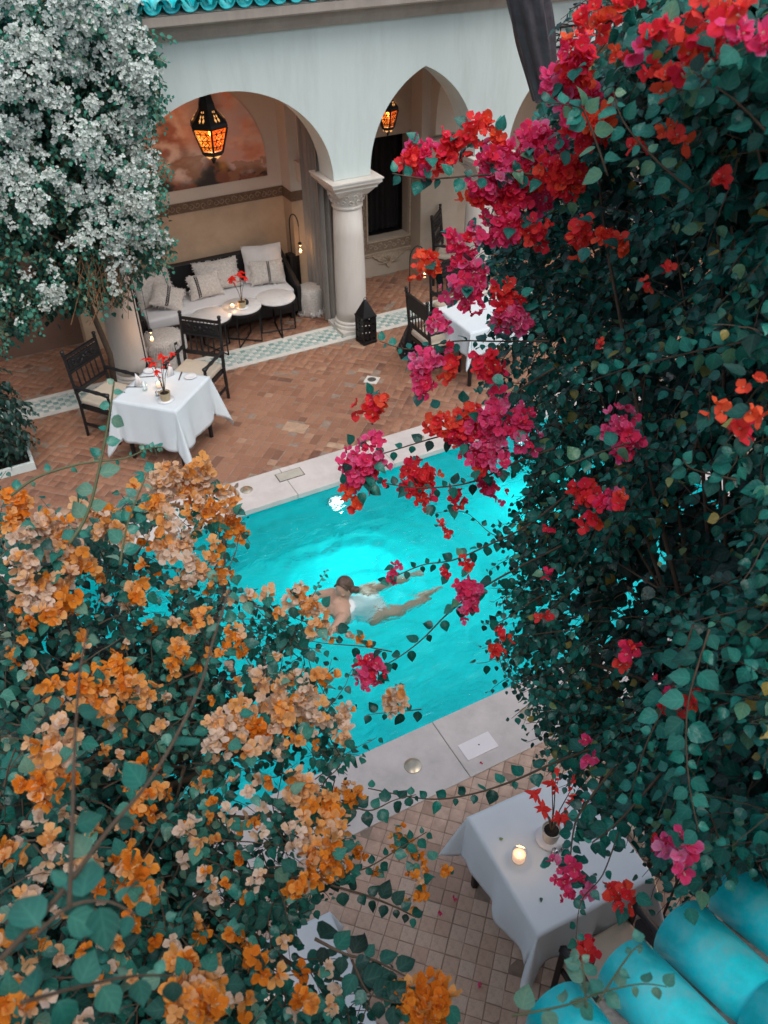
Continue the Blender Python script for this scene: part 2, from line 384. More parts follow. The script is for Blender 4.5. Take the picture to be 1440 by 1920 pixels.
# ------------------------------------------------------------------ fast joined instancing
def joined(name, V, F, Rm, T, tints, m, parent, kind='stuff', smooth=True, lxy=None):
    """V (n,3), F (k,3|4) template; Rm (N,3,3) incl. scale; T (N,3); tints (N,) or (N,n)"""
    N, n = len(T), len(V)
    if N == 0: return None
    P = np.einsum('nij,vj->nvi', Rm, V) + T[:, None, :] - np.array(origin_of(parent) if parent else (0, 0, 0))[None, None]
    me = bpy.data.meshes.new(name)
    F = np.asarray(F); k, q = F.shape
    me.vertices.add(N * n); me.vertices.foreach_set('co', P.astype(np.float32).ravel())
    idx = (F[None] + (np.arange(N) * n)[:, None, None]).astype(np.int32)
    me.loops.add(N * k * q); me.loops.foreach_set('vertex_index', idx.ravel())
    me.polygons.add(N * k)
    me.polygons.foreach_set('loop_start', (np.arange(N * k) * q).astype(np.int32))
    if smooth: me.polygons.foreach_set('use_smooth', np.ones(N * k, dtype=bool))
    a = me.attributes.new('tint', 'FLOAT', 'POINT')
    tv = tints if tints.ndim == 2 else np.repeat(tints[:, None], n, axis=1)
    a.data.foreach_set('value', tv.astype(np.float32).ravel())
    if lxy is not None:
        for nm_, arr in (('lx', lxy[0]), ('ly', lxy[1])):
            a = me.attributes.new(nm_, 'FLOAT', 'POINT'); a.data.foreach_set('value', np.tile(arr, N).astype(np.float32))
    me.materials.append(M[m]); me.update(calc_edges=True); me.validate()
    o = bpy.data.objects.new(name, me); COL.objects.link(o)
    if parent is not None: o.parent = parent
    if kind: o['kind'] = kind
    return o
def tmesh(name, V, F, tv, m, smooth=True, lxy=None):
    me = bpy.data.meshes.new(name); me.from_pydata([tuple(map(float, p)) for p in V], [], [tuple(map(int, f)) for f in F])
    a = me.attributes.new('tint', 'FLOAT', 'POINT'); a.data.foreach_set('value', np.asarray(tv, dtype=np.float32))
    if lxy is not None:
        for nm_, arr in (('lx', lxy[0]), ('ly', lxy[1])):
            a = me.attributes.new(nm_, 'FLOAT', 'POINT'); a.data.foreach_set('value', np.asarray(arr, dtype=np.float32))
    if smooth: me.polygons.foreach_set('use_smooth', [True] * len(F))
    me.materials.append(M[m]); me.update(); return me
def in_poly(x, y, poly):
    x = np.asarray(x, float); y = np.asarray(y, float); c = np.zeros(x.shape, bool)
    n = len(poly)
    for i in range(n):
        x1, y1 = poly[i]; x2, y2 = poly[(i + 1) % n]
        if y1 == y2: continue
        k = ((y1 > y) != (y2 > y)) & (x < (x2 - x1) * (y - y1) / (y2 - y1) + x1)
        c ^= k
    return c

# ------------------------------------------------------------------ ground, paving, pool
PX0, PX1, PY0, PY1 = -0.6, 6.2, 3.36, 6.53          # water's edge
WATER = -0.07
g = MB()
for a, b in (((-60, -60), (60, PY0)), ((-60, PY1), (60, 60)), ((-60, PY0), (PX0, PY1)), ((PX1, PY0), (60, PY1))):
    g.add([(a[0], a[1], -0.03), (b[0], a[1], -0.03), (b[0], b[1], -0.03), (a[0], b[1], -0.03)], [(0, 1, 2, 3)])
tag(g.build('ground', 'ground'), kind='structure')

def amber(m, col, k):
    nt = m.node_tree; b = nt.nodes['Principled BSDF']; t = nt.nodes.new('ShaderNodeBsdfTransparent'); t.inputs[0].default_value = (*col, 1)
    x = nt.nodes.new('ShaderNodeMixShader'); x.inputs[0].default_value = k
    nt.links.new(b.outputs[0], x.inputs[1]); nt.links.new(t.outputs[0], x.inputs[2]); nt.links.new(x.outputs[0], nt.nodes['Material Output'].inputs['Surface'])
amber(M['lantern_pane'], (1, .45, .15), .45); amber(M['lantern_pane2'], (1, .6, .25), .45)
def tile_template():
    i = 0.03
    V = [(-.5, -.5, -1), (.5, -.5, -1), (.5, .5, -1), (-.5, .5, -1), (-.5, -.5, -.12), (.5, -.5, -.12), (.5, .5, -.12), (-.5, .5, -.12),
         (-.5 + i, -.5 + i, 0), (.5 - i, -.5 + i, 0), (.5 - i, .5 - i, 0), (-.5 + i, .5 - i, 0)]
    F = [(8, 9, 10, 11)] + [(a, (a + 1) % 4, (a + 1) % 4 + 4, a + 4) for a in range(4)] + [(a + 4, (a + 1) % 4 + 4, (a + 1) % 4 + 8, a + 8) for a in range(4)]
    return np.array(V, float), np.array(F)
TV, TF = tile_template()
def paving(name, region, skip, pitch, merge, m, seen_poly, tint_fn, z0=0.0, jitter=0.0025):
    x0, x1, y0, y1 = region
    s = MB(); s.add([(x0, y0, -0.0025), (x1, y0, -0.0025), (x1, y1, -0.0025), (x0, y1, -0.0025)], [(0, 1, 2, 3)])
    root = s.build(name, 'grout'); tag(root, kind='structure')
    e1 = np.array([1, 1]) / math.sqrt(2); e2 = np.array([1, -1]) / math.sqrt(2)
    n = int((x1 - x0 + y1 - y0) / pitch) + 4
    c0 = np.array([(x0 + x1) / 2, (y0 + y1) / 2])
    used = set(); T, S, TI = [], [], []
    for i in range(-n, n):
        off = 0.0
        for j in range(-n, n):
            if (i, j) in used: continue
            a = b = 1
            u = random.random()
            if u < merge and (i + 1, j) not in used: a = 2
            elif u < merge * 2 and (i, j + 1) not in used: b = 2
            for ii in range(a):
                for jj in range(b): used.add((i + ii, j + jj))
            c = c0 + e1 * pitch * (i + (a - 1) / 2) + e2 * pitch * (j + (b - 1) / 2)
            if not (x0 + .01 < c[0] < x1 - .01 and y0 + .01 < c[1] < y1 - .01): continue
            if skip and skip(c[0], c[1]): continue
            gap = 0.0038
            T.append((c[0] + random.gauss(0, .0014), c[1] + random.gauss(0, .0014), z0 + random.gauss(0, jitter * .5)))
            S.append((pitch * a - gap, pitch * b - gap)); TI.append(tint_fn(c[0], c[1]))
    T = np.array(T); S = np.array(S); TI = np.clip(np.array(TI), 0, 1)
    N = len(T)
    ang = R_(45) + rng.normal(0, 0.012, N)
    Rm = np.zeros((N, 3, 3))
    ca, sa = np.cos(ang), np.sin(ang)
    tx, ty = rng.normal(0, 0.008, N), rng.normal(0, 0.008, N)
    Rm[:, 0, 0] = ca * S[:, 0]; Rm[:, 1, 0] = sa * S[:, 0]; Rm[:, 0, 1] = sa * S[:, 1]; Rm[:, 1, 1] = -ca * S[:, 1]
    Rm[:, 2, 0] = tx * S[:, 0]; Rm[:, 2, 1] = ty * S[:, 1]; Rm[:, 2, 2] = 0.02
    px, py, w = to_px(T)
    vis = in_poly(px, py, seen_poly)
    score = np.where(vis, 1.0 / w, -1)
    order = np.argsort(-score)[:290]
    order = [k for k in order if score[k] > 0]
    sel = np.zeros(N, bool); sel[order] = True
    joined('tile_field', TV, TF[:, ::-1], Rm[~sel], T[~sel], TI[~sel], m, root, smooth=False)
    vm = [tmesh('tile', TV, TF[:, ::-1], [q / 11] * len(TV), m, False) for q in range(12)]
    for k in order:
        o = bpy.data.objects.new('tile', vm[int(round(TI[k] * 11))]); COL.objects.link(o); o.parent = root
        mm = Matrix([list(Rm[k][0]) + [T[k][0]], list(Rm[k][1]) + [T[k][1]], list(Rm[k][2]) + [T[k][2]], [0, 0, 0, 1]])
        o.matrix_local = mm
    return root
def blotch(x, y, s): return math.sin(x * 1.7 * s + 1.3) * math.cos(y * 2.3 * s - .7) + .5 * math.sin(x * 4.1 * s + y * 3.3 * s)
STRIP0, STRIP1 = 9.36, 9.84
def far_tint(x, y):
    t = 0.50 + 0.12 * blotch(x, y, .9) + random.gauss(0, .13)
    u = random.random()
    if u < .06: t = random.uniform(.0, .2)
    elif u > .985: t = random.uniform(.9, 1.0)
    return t
paving('courtyard_floor', (-3.0, 12.5, 7.0, 11.05), lambda x, y: STRIP0 - .02 < y < STRIP1 + .02 or (2.68 < x + 0 < 3.0 and 7.55 < y < 7.86 and abs((x - 2.84) + (y - 7.7)) < .13 and abs((x - 2.84) - (y - 7.7)) < .2) or (abs(x - 4.11) < .1 and abs(y - 8.24) < .1), 0.1, 0.17, 'far_tile',
       [(415, 690), (640, 640), (765, 600), (770, 680), (690, 800), (420, 910), (250, 860), (350, 850), (430, 760)], far_tint)
paving('terrace_floor', (-2.5, 7.5, -0.2, 2.84), None, 0.097, 0.0, 'near_tile', [(650, 1640), (870, 1530), (880, 1640), (1010, 1860), (960, 1920), (700, 1920)],
       lambda x, y: 0.5 + 0.14 * blotch(x, y, 1.2) + random.gauss(0, .15))
# big pale repair slab let into the paving
s = MB(); s.box((2.84, 7.70, -0.006), (0.19, 0.28, 0.02), R_(45), t=.98); s.box((2.05, 8.55, -0.008), (.01, .01, .01))
tag(s.build('paving_slab', 'far_tile', tint=True, bevel=.003), 'large pale rectangular slab let into the terracotta paving', 'slab')
s = thing('floor_drain', 'small square stone surround with round metal floor drain in the paving', 'drain', (4.11, 8.24, 0))
MB().box((4.11, 8.24, -.004), (.17, .17, .02), R_(45)).build('drain_surround', 'white_border', s, bevel=.003)
MB().lathe((4.11, 8.24, .0055), [(.055, 0), (.055, .004), (.045, .006), (0, .005)], 20).build('drain_grate', 'steel', s)

# mosaic threshold strip under the columns
st = MB().box2((-3, STRIP0, -.02), (12.5, STRIP1, -.002)).build('mosaic_threshold', 'white_border'); tag(st, kind='structure')
MB().box2((-3, STRIP0 + .0, -.002), (12.5, STRIP0 + .075, .006)).build('border_band', 'white_border', st)
MB().box2((-3, STRIP1 - .075, -.002), (12.5, STRIP1, .006)).build('border_band', 'white_border', st)
T, TI = [], []
for i in range(int(15.5 / .068)):
    for j in range(5):
        x = -3 + .034 + i * .068; y = STRIP0 + .08 + .033 + j * .066
        T.append((x, y, .004)); TI.append(random.uniform(0, .45) if (i + j) % 2 else random.uniform(.6, 1))
T = np.array(T); TI = np.array(TI); Rm = np.zeros((len(T), 3, 3)); Rm[:, 0, 0] = .061; Rm[:, 1, 1] = .060; Rm[:, 2, 2] = .01
px, py, w = to_px(T); ok = np.where(in_poly(px, py, [(400, 620), (650, 570), (790, 560), (790, 640), (400, 700)]))[0]
ok = ok[:280]; sel = np.zeros(len(T), bool); sel[ok] = True
joined('mosaic_field', TV, TF, Rm[~sel], T[~sel], TI[~sel], 'mosaic', st, smooth=False)
vm = [tmesh('mosaic_tile', TV, TF, [q / 7] * len(TV), 'mosaic', False) for q in range(8)]
for k in ok:
    o = bpy.data.objects.new('mosaic_tile', vm[int(round(TI[k] * 7))]); COL.objects.link(o); o.parent = st
    o.location = T[k]; o.scale = (.061, .060, .01)

# pool basin, coping slabs, water
b = MB(); D = -1.15
b.add([(PX0, PY0, D), (PX1, PY0, D), (PX1, PY1, D), (PX0, PY1, D)], [(0, 1, 2, 3)])
zt = -0.028
for (ax, ay), (bx_, by_) in (((PX0, PY0), (PX1, PY0)), ((PX1, PY0), (PX1, PY1)), ((PX1, PY1), (PX0, PY1)), ((PX0, PY1), (PX0, PY0))):
    b.add([(ax, ay, D), (bx_, by_, D), (bx_, by_, zt), (ax, ay, zt)], [(3, 2, 1, 0)])
pool = b.build('pool_basin', 'pool'); tag(pool, kind='structure')
cop = thing('pool_coping', None, None); del_keys = None
tag(cop, kind='structure')
def slabs(x0, x1, y0, y1, along, cuts):
    c = [(x0 if along == 'x' else y0)] + cuts + [(x1 if along == 'x' else y1)]
    for a, d in zip(c[:-1], c[1:]):
        m = MB()
        if along == 'x': m.box2((a + .002, y0, -.05), (d - .002, y1, .012 + random.uniform(-.001, .001)))
        else: m.box2((x0, a + .002, -.05), (x1, d - .002, .012))
        m.build('coping_slab', 'coping', cop, bevel=.006)
slabs(-1.12, 6.75, 2.83, PY0 + .02, 'x', [-.1, 1.05, 2.13, 3.3, 4.4, 5.5])
slabs(-1.12, 6.75, PY1 - .02, 7.03, 'x', [-.05, 1.1, 2.36, 3.5, 4.7, 5.6])
slabs(-1.12, PX0 + .02, PY0 + .021, PY1 - .021, 'y', [4.4, 5.4])
slabs(PX1 - .02, 6.75, PY0 + .021, PY1 - .021, 'y', [4.4, 5.4])
# water: gently waved sheet with real refraction
nx, ny = 220, 110
xs = np.linspace(PX0 + .001, PX1 - .001, nx); ys = np.linspace(PY0 + .001, PY1 - .001, ny)
X, Y = np.meshgrid(xs, ys, indexing='ij')
Z = np.zeros_like(X)
wr = np.random.default_rng(3)
for k in range(26):
    a = wr.uniform(0, 6.28); L = wr.uniform(.22, .9); A = .0030 * L
    Z += A * np.sin((X * math.cos(a) + Y * math.sin(a)) * 6.283 / L + wr.uniform(0, 6.28))
rr = np.hypot(X - 2.25, (Y - 4.95) * 1.1)
Z += .019 * np.exp(-rr * 1.1) * np.sin(rr * 24 + .8 * np.sin(X * 9) + .6 * np.sin(Y * 11)) + .013 * np.exp(-np.hypot(X - 2.85, Y - 5.05) * 1.5) * np.sin(np.hypot(X - 3.0, Y - 5.0) * 34)
V = np.stack([X, Y, WATER + Z], -1).reshape(-1, 3)
ii, jj = np.meshgrid(np.arange(nx - 1), np.arange(ny - 1), indexing='ij')
q = (ii * ny + jj).ravel(); Fq = np.stack([q, q + ny, q + ny + 1, q + 1], -1)
wm = bpy.data.materials.new('pool_water'); wm.use_nodes = True
nt = wm.node_tree; pb = nt.nodes['Principled BSDF']
pb.inputs['Base Color'].default_value = (0.80, 1.0, 1.0, 1); pb.inputs['Roughness'].default_value = 0.0
pb.inputs['IOR'].default_value = 1.33; pb.inputs['Transmission Weight'].default_value = 1.0
tc = nt.nodes.new('ShaderNodeTexCoord'); nz = nt.nodes.new('ShaderNodeTexNoise'); nz.inputs['Scale'].default_value = 6; nz.inputs['Detail'].default_value = 4; nz.inputs['Distortion'].default_value = 1.0
mp = nt.nodes.new('ShaderNodeMapping'); mp.inputs['Scale'].default_value = (1, 1.7, 1); mp.inputs['Rotation'].default_value = (0, 0, .3)
nt.links.new(tc.outputs['Object'], mp.inputs[0]); nt.links.new(mp.outputs[0], nz.inputs['Vector'])
bp = nt.nodes.new('ShaderNodeBump'); bp.inputs['Strength'].default_value = .8; bp.inputs['Distance'].default_value = .03
nt.links.new(nz.outputs['Fac'], bp.inputs['Height']); nt.links.new(bp.outputs[0], pb.inputs['Normal'])
M['water'] = wm
me = tmesh('water', V, Fq, np.zeros(len(V)), 'water'); w_o = bpy.data.objects.new('water', me); COL.objects.link(w_o); tag(w_o, kind='structure')
def under(px, py, depth):
    """point at depth below the water that shows at this pixel, seen through the flat surface"""
    p = on_z(px, py, WATER); d = ray(px, py); n = 1 / 1.33
    c = -d[2]; s2 = n * n * (1 - c * c)
    t = d * n + np.array([0, 0, 1.0]) * (n * c - math.sqrt(1 - s2))
    return p + t * (depth / -t[2])
# underwater lamps set in the far wall
for k, X0 in enumerate((2.78, 5.2)):
    L = thing('pool_lamp', ['lit round underwater lamp glowing in the far pool wall under pink blossom', 'lit round underwater lamp in the far pool wall behind the red-flowered vine'][k], 'pool lamp', (X0, PY1, -.36))
    m = MB(); m.lathe((0, 0, 0), [(.10, 0), (.10, .012), (.085, .018), (.075, .014)], 24)
    m.v = [(X0 + x, PY1 - z, -.36 + y) for x, y, z in m.v]; m.f = [f[::-1] for f in m.f]; m.build('rim', 'steel', L)
    m = MB(); m.lathe((0, 0, 0), [(.074, .013), (.05, .026), (0, .03)], 24)
    m.v = [(X0 + x, PY1 - z, -.36 + y) for x, y, z in m.v]; m.build('lens', 'pool_lamp', L)
    d = bpy.data.lights.new('bulb', 'SPOT'); d.energy = 34 if k == 0 else 36; d.color = (.75, 1.0, .97); d.spot_size = R_(150); d.spot_blend = .9; d.shadow_soft_size = .07
    o = bpy.data.objects.new('bulb', d); COL.objects.link(o); o.parent = L; o.location = (0, -.06, 0)
    o.rotation_euler = Vector((.15, .9, .35)).to_track_quat('Z', 'Y').to_euler()

# fittings let into the coping
def deck_light(p, label, group='round brass fittings in the pool coping'):
    t = thing('deck_fitting', label, 'deck light', (p[0], p[1], .012), group)
    MB().lathe((p[0], p[1], .012), [(.066, 0), (.064, .006), (.05, .014), (.03, .02), (.022, .02)], 28).build('flange', 'brass', t, smooth=True, auto=40)
    MB().lathe((p[0], p[1], .012), [(.0215, .012), (.02, .016), (0, .014)], 20).build('centre_plug', 'iron', t)
deck_light((1.81, 3.11), 'domed brass fitting in the coping left of the white lid')
deck_light((2.82, 3.09), 'domed brass fitting in the coping half under the dark green vine')
deck_light((1.92, 6.84), 'domed brass fitting in the far coping beside the stone hatch')
deck_light((3.97, 6.81), 'domed brass fitting in the far coping under red blossom')
s = thing('skimmer_lid', 'white rectangular skimmer lid in the near pool coping', 'lid', (2.32, 3.025, .012))
MB().box((2.32, 3.025, .016), (.27, .15, .012), t=0).build('lid_plate', 'white_plate', s, bevel=.004)
MB().lathe((2.33, 3.03, .0225), [(.006, 0), (.005, .002), (0, .002)], 10).build('finger_hole', 'iron', s)
s = thing('stone_hatch', 'rectangular beige hatch lid in the far pool coping', 'hatch', (2.42, 6.865, .012))
MB().box((2.42, 6.865, .0135), (.29, .15, .006)).build('hatch_frame', 'dark_line', s)
MB().box((2.42, 6.865, .015), (.275, .137, .008)).build('hatch_plate', 'hatch', s, bevel=.003)

# ------------------------------------------------------------------ arcade building
YF, YB, YW = 9.5, 9.92, 11.05
arc = thing('arcade_building', 'pale plastered arcade with horseshoe arches, stone columns and turquoise tiled eave', 'building', (4.5, YF, 0))
COLX = [-1.55, 1.5, 4.55, 6.57, 9.62]
prof = [(-4.5, 2.06)]
def round_arch(x0, x1, sp, b):
    c, a = (x0 + x1) / 2, (x1 - x0) / 2
    return [(c - a * math.cos(t), sp + b * math.sin(t)) for t in np.linspace(0, math.pi, 49)]
def pointed_arch(x0, x1, sp, h):
    c, a = (x0 + x1) / 2, (x1 - x0) / 2; r = (h * h + a * a) / (2 * a)
    th = math.acos((r - a) / r); L = []
    for t in np.linspace(0, th, 24): L.append((c - (r * math.cos(t) - (r - a)), sp + r * math.sin(t)))
    return L + [(2 * c - x, z) for x, z in L[::-1][1:]]
BAYS = [round_arch(-1.29, 1.24, 2.08, 1.11), round_arch(1.76, 4.29, 2.08, 1.11), pointed_arch(4.79, 6.31, 2.08, 1.11), round_arch(6.83, 9.36, 2.08, 1.11)]
for a in BAYS: prof += [(a[0][0], 2.06)] + a + [(a[-1][0], 2.06)]
prof.append((12.5, 2.06))
ZT = 4.3
def arch_wall(prof, f0, f1, zt):
    """f0, f1 map (x, z) to a point on front/back"""
    m = MB(); n = len(prof); vs = []
    for x, z in prof: vs += [f0(x, z), f1(x, z), f0(x, zt), f1(x, zt)]
    fs = []
    for i in range(n - 1):
        a, b = 4 * i, 4 * (i + 1)
        fs.append((a, a + 1, b + 1, b))
        if abs(prof[i][0] - prof[i + 1][0]) > 1e-6: fs += [(a, b, b + 2, a + 2), (a + 1, a + 3, b + 3, b + 1), (a + 2, b + 2, b + 3, a + 3)]
    return m.add(vs, fs)
arch_wall(prof, lambda x, z: (x, YF, z), lambda x, z: (x, YB, z), ZT).build('arcade_wall', 'plaster', arc)
# back wall of the gallery with a recessed opening
DX0, DX1, DZ0, DZ1 = 5.5, 6.19, 0.57, 2.02
def wallbox(a, b, m, nm='back_wall'): return MB().box2(a, b).build(nm, m, arc)
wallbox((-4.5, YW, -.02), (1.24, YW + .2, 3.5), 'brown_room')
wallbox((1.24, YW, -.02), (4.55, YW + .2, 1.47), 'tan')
wallbox((1.24, YW, 1.47), (4.55, YW + .2, 3.5), 'cream')
M['tan2'] = mat('beige_tadelakt', (0.44, 0.37, 0.29), 0.7, var=0.1, vscale=2.0, bump=0.08, stain=(0.34, 0.26, 0.2), stain_scale=1.2, stain_amt=0.5)
for a, c in (((4.55, -.02), (DX0, 3.5)), ((DX1, -.02), (12.5, 3.5)), ((DX0, -.02), (DX1, DZ0)), ((DX0, DZ1), (DX1, 3.5))):
    wallbox((a[0], YW, a[1]), (c[0], YW + .2, c[1]), 'tan2')
win = MB().box2((DX0 - .1, YW + .5, DZ0 - .1), (DX1 + .1, YW + .54, DZ1 + .1)).build('window_recess', 'black_curtain', arc)
m = MB()
for a, c in (((DX0 - .08, YW + .18, DZ0), (DX0, YW + .5, DZ1)), ((DX1, YW + .18, DZ0), (DX1 + .08, YW + .5, DZ1)), ((DX0, YW + .18, DZ0 - .08), (DX1, YW + .5, DZ0)), ((DX0, YW + .18, DZ1), (DX1, YW + .5, DZ1 + .08))): m.box2(a, c)
m.build('window_reveal', 'black_wood', win)
def curtain_mesh(x0, y0, x1, y1, z0, z1, folds, amp, nseg=90, seed=1):
    r = random.Random(seed); m = MB(); vs = []; fs = []
    L = math.hypot(x1 - x0, y1 - y0); nx_, ny_ = -(y1 - y0) / L, (x1 - x0) / L
    ph = [r.uniform(0, 6.28) for _ in range(4)]
    rows = 10
    for j in range(rows + 1):
        f = j / rows
        for i in range(nseg + 1):
            u = i / nseg
            o = amp * (math.sin(u * folds * 6.283 + ph[0] + .5 * math.sin(3 * f + ph[1])) + .45 * math.sin(u * folds * 2.3 * 6.283 + ph[2]) * (1 - .4 * f))
            vs.append((x0 + (x1 - x0) * u + nx_ * o, y0 + (y1 - y0) * u + ny_ * o, z1 + (z0 - z1) * f))
    for j in range(rows):
        for i in range(nseg):
            a = j * (nseg + 1) + i; fs.append((a, a + 1, a + nseg + 2, a + nseg + 1))
    return m.add(vs, fs)
cu = curtain_mesh(DX0 - .02, YW + .3, DX1 + .02, YW + .3, DZ0 + .02, DZ1 + .02, 7, .025, seed=5).build('black_drape', 'black_curtain', smooth=True)
tag(cu, 'black drape hanging inside the carved window opening', 'curtain')
# carved stucco surround : rails with running scroll and a pendant below
fr = MB()
fr.box2((DX0 - .17, YW - .022, DZ0 - .19), (DX0 - .012, YW - .0, DZ1 + .03)); fr.box2((DX1 + .012, YW - .022, DZ0 - .19), (DX1 + .17, YW, DZ1 + .03)); fr.box2((DX0 - .0121, YW - .0225, DZ0 - .19), (DX1 + .0121, YW, DZ0 - .012))
sur = fr.build('carved_surround', 'carved_bg', arc, bevel=.004)
m = MB()
for a, c in (((DX0 - .19, DZ0 - .21), (DX0 - .165, DZ1 + .03)), ((DX0 - .03, DZ0 - .03), (DX0 - .004, DZ1 + .03)), ((DX1 + .165, DZ0 - .21), (DX1 + .19, DZ1 + .03)), ((DX1 + .004, DZ0 - .03), (DX1 + .03, DZ1 + .03)), ((DX0 - .165, DZ0 - .21), (DX1 + .165, DZ0 - .185)), ((DX0 - .004, DZ0 - .03), (DX1 + .004, DZ0 - .006))): m.box2((a[0], YW - .034, a[1]), (c[0], YW - .001, c[1]))
m.build('moulding', 'carved', sur)
def scroll(m, x, z, r, y, flip=1, rot=0.0):
    pts = []
    for i in range(12):
        t = i / 11; a = rot + flip * t * 7.0; q = r * (1 - .75 * t)
        pts.append((x + q * math.cos(a), y, z + q * math.sin(a)))
    m.tube(pts, [r * .2 * (1 - .5 * i / 11) for i in range(12)], 5)
sc_ = MB(); k = 0
for xx in (DX0 - .09, DX1 + .09):
    z = DZ0 - .1
    while z < DZ1: scroll(sc_, xx + .015 * (-1) ** k, z, .038, YW - .026, (-1) ** k, 1.57); z += .078; k += 1
x = DX0
while x < DX1: scroll(sc_, x + .04, DZ0 - .1 + .012 * (-1) ** k, .038, YW - .026, (-1) ** k); x += .078; k += 1
o = sc_.build('scroll_carving', 'carved', sur, smooth=True); o['kind'] = 'stuff'
cx = (DX0 + DX1) / 2
pend = [(-.5, 0), (-.5, -.03), (-.28, -.03), (-.24, -.07), (-.2, -.085), (-.17, -.12), (-.12, -.135), (-.09, -.17), (-.045, -.18), (-.025, -.225), (0, -.26), (.025, -.225), (.045, -.18), (.09, -.17), (.12, -.135), (.17, -.12), (.2, -.085), (.24, -.07), (.28, -.03), (.5, -.03), (.5, 0)]
zp = DZ0 - .212
pd = MB().prism([(cx + x, zp + z) for x, z in pend], YW - .02, YW).build('carved_pendant', 'carved', arc)
m = MB()
m.tube([(cx + x, YW - .022, zp + z + .004) for x, z in pend[1:-1]], .007, 5)
for s_ in (-1, 1):
    for q in range(5):
        a = R_(90 - 28 * q) ; L = .07 + .012 * q
        m.tube([(cx, YW - .022, zp - .15), (cx + s_ * L * .6 * math.cos(a), YW - .026, zp - .13 + L * .8 * math.sin(a)), (cx + s_ * L * 1.5 * math.cos(a + .25), YW - .022, zp - .12 + L * 1.2 * math.sin(a))], [.004, .012, .003], 5)
    scroll(m, cx + s_ * .19, zp - .04, .04, YW - .022, s_); scroll(m, cx + s_ * .1, zp - .1, .03, YW - .022, -s_)
o = m.build('leaf_carving', 'carved', pd, smooth=True); o['kind'] = 'stuff'
# carved band round the sofa bay, and pilasters with impost blocks and transverse arches
bd = MB().box2((1.75, YW - .014, 1.47), (4.2, YW + .0, 1.6)).build('carved_band', 'band', arc)
m = MB(); x = 1.8; k = 0
while x < 4.2: scroll(m, x, 1.535 + .008 * (-1) ** k, .042, YW - .017, (-1) ** k, k * 1.57); x += .085; k += 1
o = m.build('band_scrolls', 'band_scroll', bd, smooth=True); o['kind'] = 'stuff'
for X0 in COLX:
    lo = 'tan' if X0 < 5 else 'tan2'
    p = MB().box2((X0 - .34, 10.74, -.02), (X0 + .3, YW, 1.47)).build('pilaster', lo, arc)
    MB().box2((X0 - .34, 10.74, 1.6), (X0 + .3, YW, 2.9)).build('pilaster_top', 'cream', p)
    MB().box2((X0 - .352, 10.728, 1.47), (X0 + .312, YW, 1.6)).build('pilaster_band', 'band' if X0 < 5 else 'tan2', p)
    MB().box2((X0 - .25, 10.6, 1.74), (X0 + .21, 10.738, 1.97)).box2((X0 - .27, 10.58, 1.97), (X0 + .23, 10.739, 2.0)).build('impost', 'cream', p, bevel=.006)
    pr = [(YB, 2.06)] + [(YB + .34 - .34 * math.cos(t), 2.06 + .9 * math.sin(t)) for t in np.linspace(0, math.pi, 25)] + [(10.76, 2.0)]
    arch_wall(pr, lambda y, z: (X0 - .2, y, z), lambda y, z: (X0 + .2, y, z), 3.5).build('transverse_arch', 'cream', arc)
wallbox((-4.5, YB, 3.46), (12.5, YW, 3.56), 'cream', 'gallery_ceiling')
wallbox((-4.5, YB, 3.57), (12.5, 14, 4.3), 'plaster', 'upper_wall')
wallbox((-4.6, YB, 0), (-4.5, YW, 3.5), 'brown_room', 'end_wall'); wallbox((12.5, YB, 0), (12.6, YW, 3.5), 'cream', 'end_wall')
# columns
def column(X0):
    Y0 = 9.7
    root = MB().lathe((X0, Y0, .0), [(.205, .13), (.207, .3), (.205, .8), (.195, 1.3), (.182, 1.68)], 40).build('column_shaft', 'stone', arc, smooth=True)
    m = MB().box((X0, Y0, .025), (.5, .5, .05)); m.lathe((X0, Y0, .05), [(.245, 0), (.252, .02), (.245, .045), (.222, .055), (.222, .065), (.232, .075), (.226, .09), (.206, .1)], 40)
    m.build('base', 'stone', root, smooth=True, auto=35)
    m = MB().lathe((X0, Y0, 0), [(.186, 1.66), (.2, 1.672), (.2, 1.69), (.188, 1.7), (.2, 1.76), (.225, 1.83), (.262, 1.89)], 40)
    # square bell and abacus with stepped mouldings
    def sq(h, z): return [(X0 - h, Y0 - h, z), (X0 + h, Y0 - h, z), (X0 + h, Y0 + h, z), (X0 - h, Y0 + h, z)]
    steps = [(.20, 1.84), (.275, 1.93), (.29, 1.935), (.29, 1.955), (.31, 1.975), (.335, 2.0), (.335, 2.035), (.35, 2.04), (.35, 2.056)]
    vs = []; fs = []
    for h, z in steps: vs += sq(h, z)
    for i in range(len(steps) - 1):
        for k in range(4): fs.append((4 * i + k, 4 * i + (k + 1) % 4, 4 * i + 4 + (k + 1) % 4, 4 * i + 4 + k))
    fs += [(3, 2, 1, 0), tuple(4 * (len(steps) - 1) + k for k in range(4))]
    m.add(vs, fs)
    cp = m.build('capital', 'stone', root, smooth=True, auto=30)
    m = MB()
    for a in range(14):
        t = 2 * math.pi * a / 14
        for q in range(2):
            tt = t + q * .22; z0 = 1.71 + q * .07; r0 = .196 + .02 * q
            u = (math.cos(tt), math.sin(tt)); w = (-u[1], u[0])
            pts = []
            for i in range(9):
                f = i / 8; ang = f * 5.5; rr_ = .034 * (1 - .7 * f)
                pts.append((X0 + u[0] * (r0 + .02 + .25 * (rr_ * math.sin(ang))) + w[0] * rr_ * math.cos(ang), Y0 + u[1] * (r0 + .02 + .25 * rr_ * math.sin(ang)) + w[1] * rr_ * math.cos(ang), z0 + .05 + rr_ * math.sin(ang)))
            m.tube(pts, [.008] * 7 + [.006, .004], 5)
    o = m.build('leaf_carving', 'stone', cp, smooth=True); o['kind'] = 'stuff'
for X0 in COLX: column(X0)
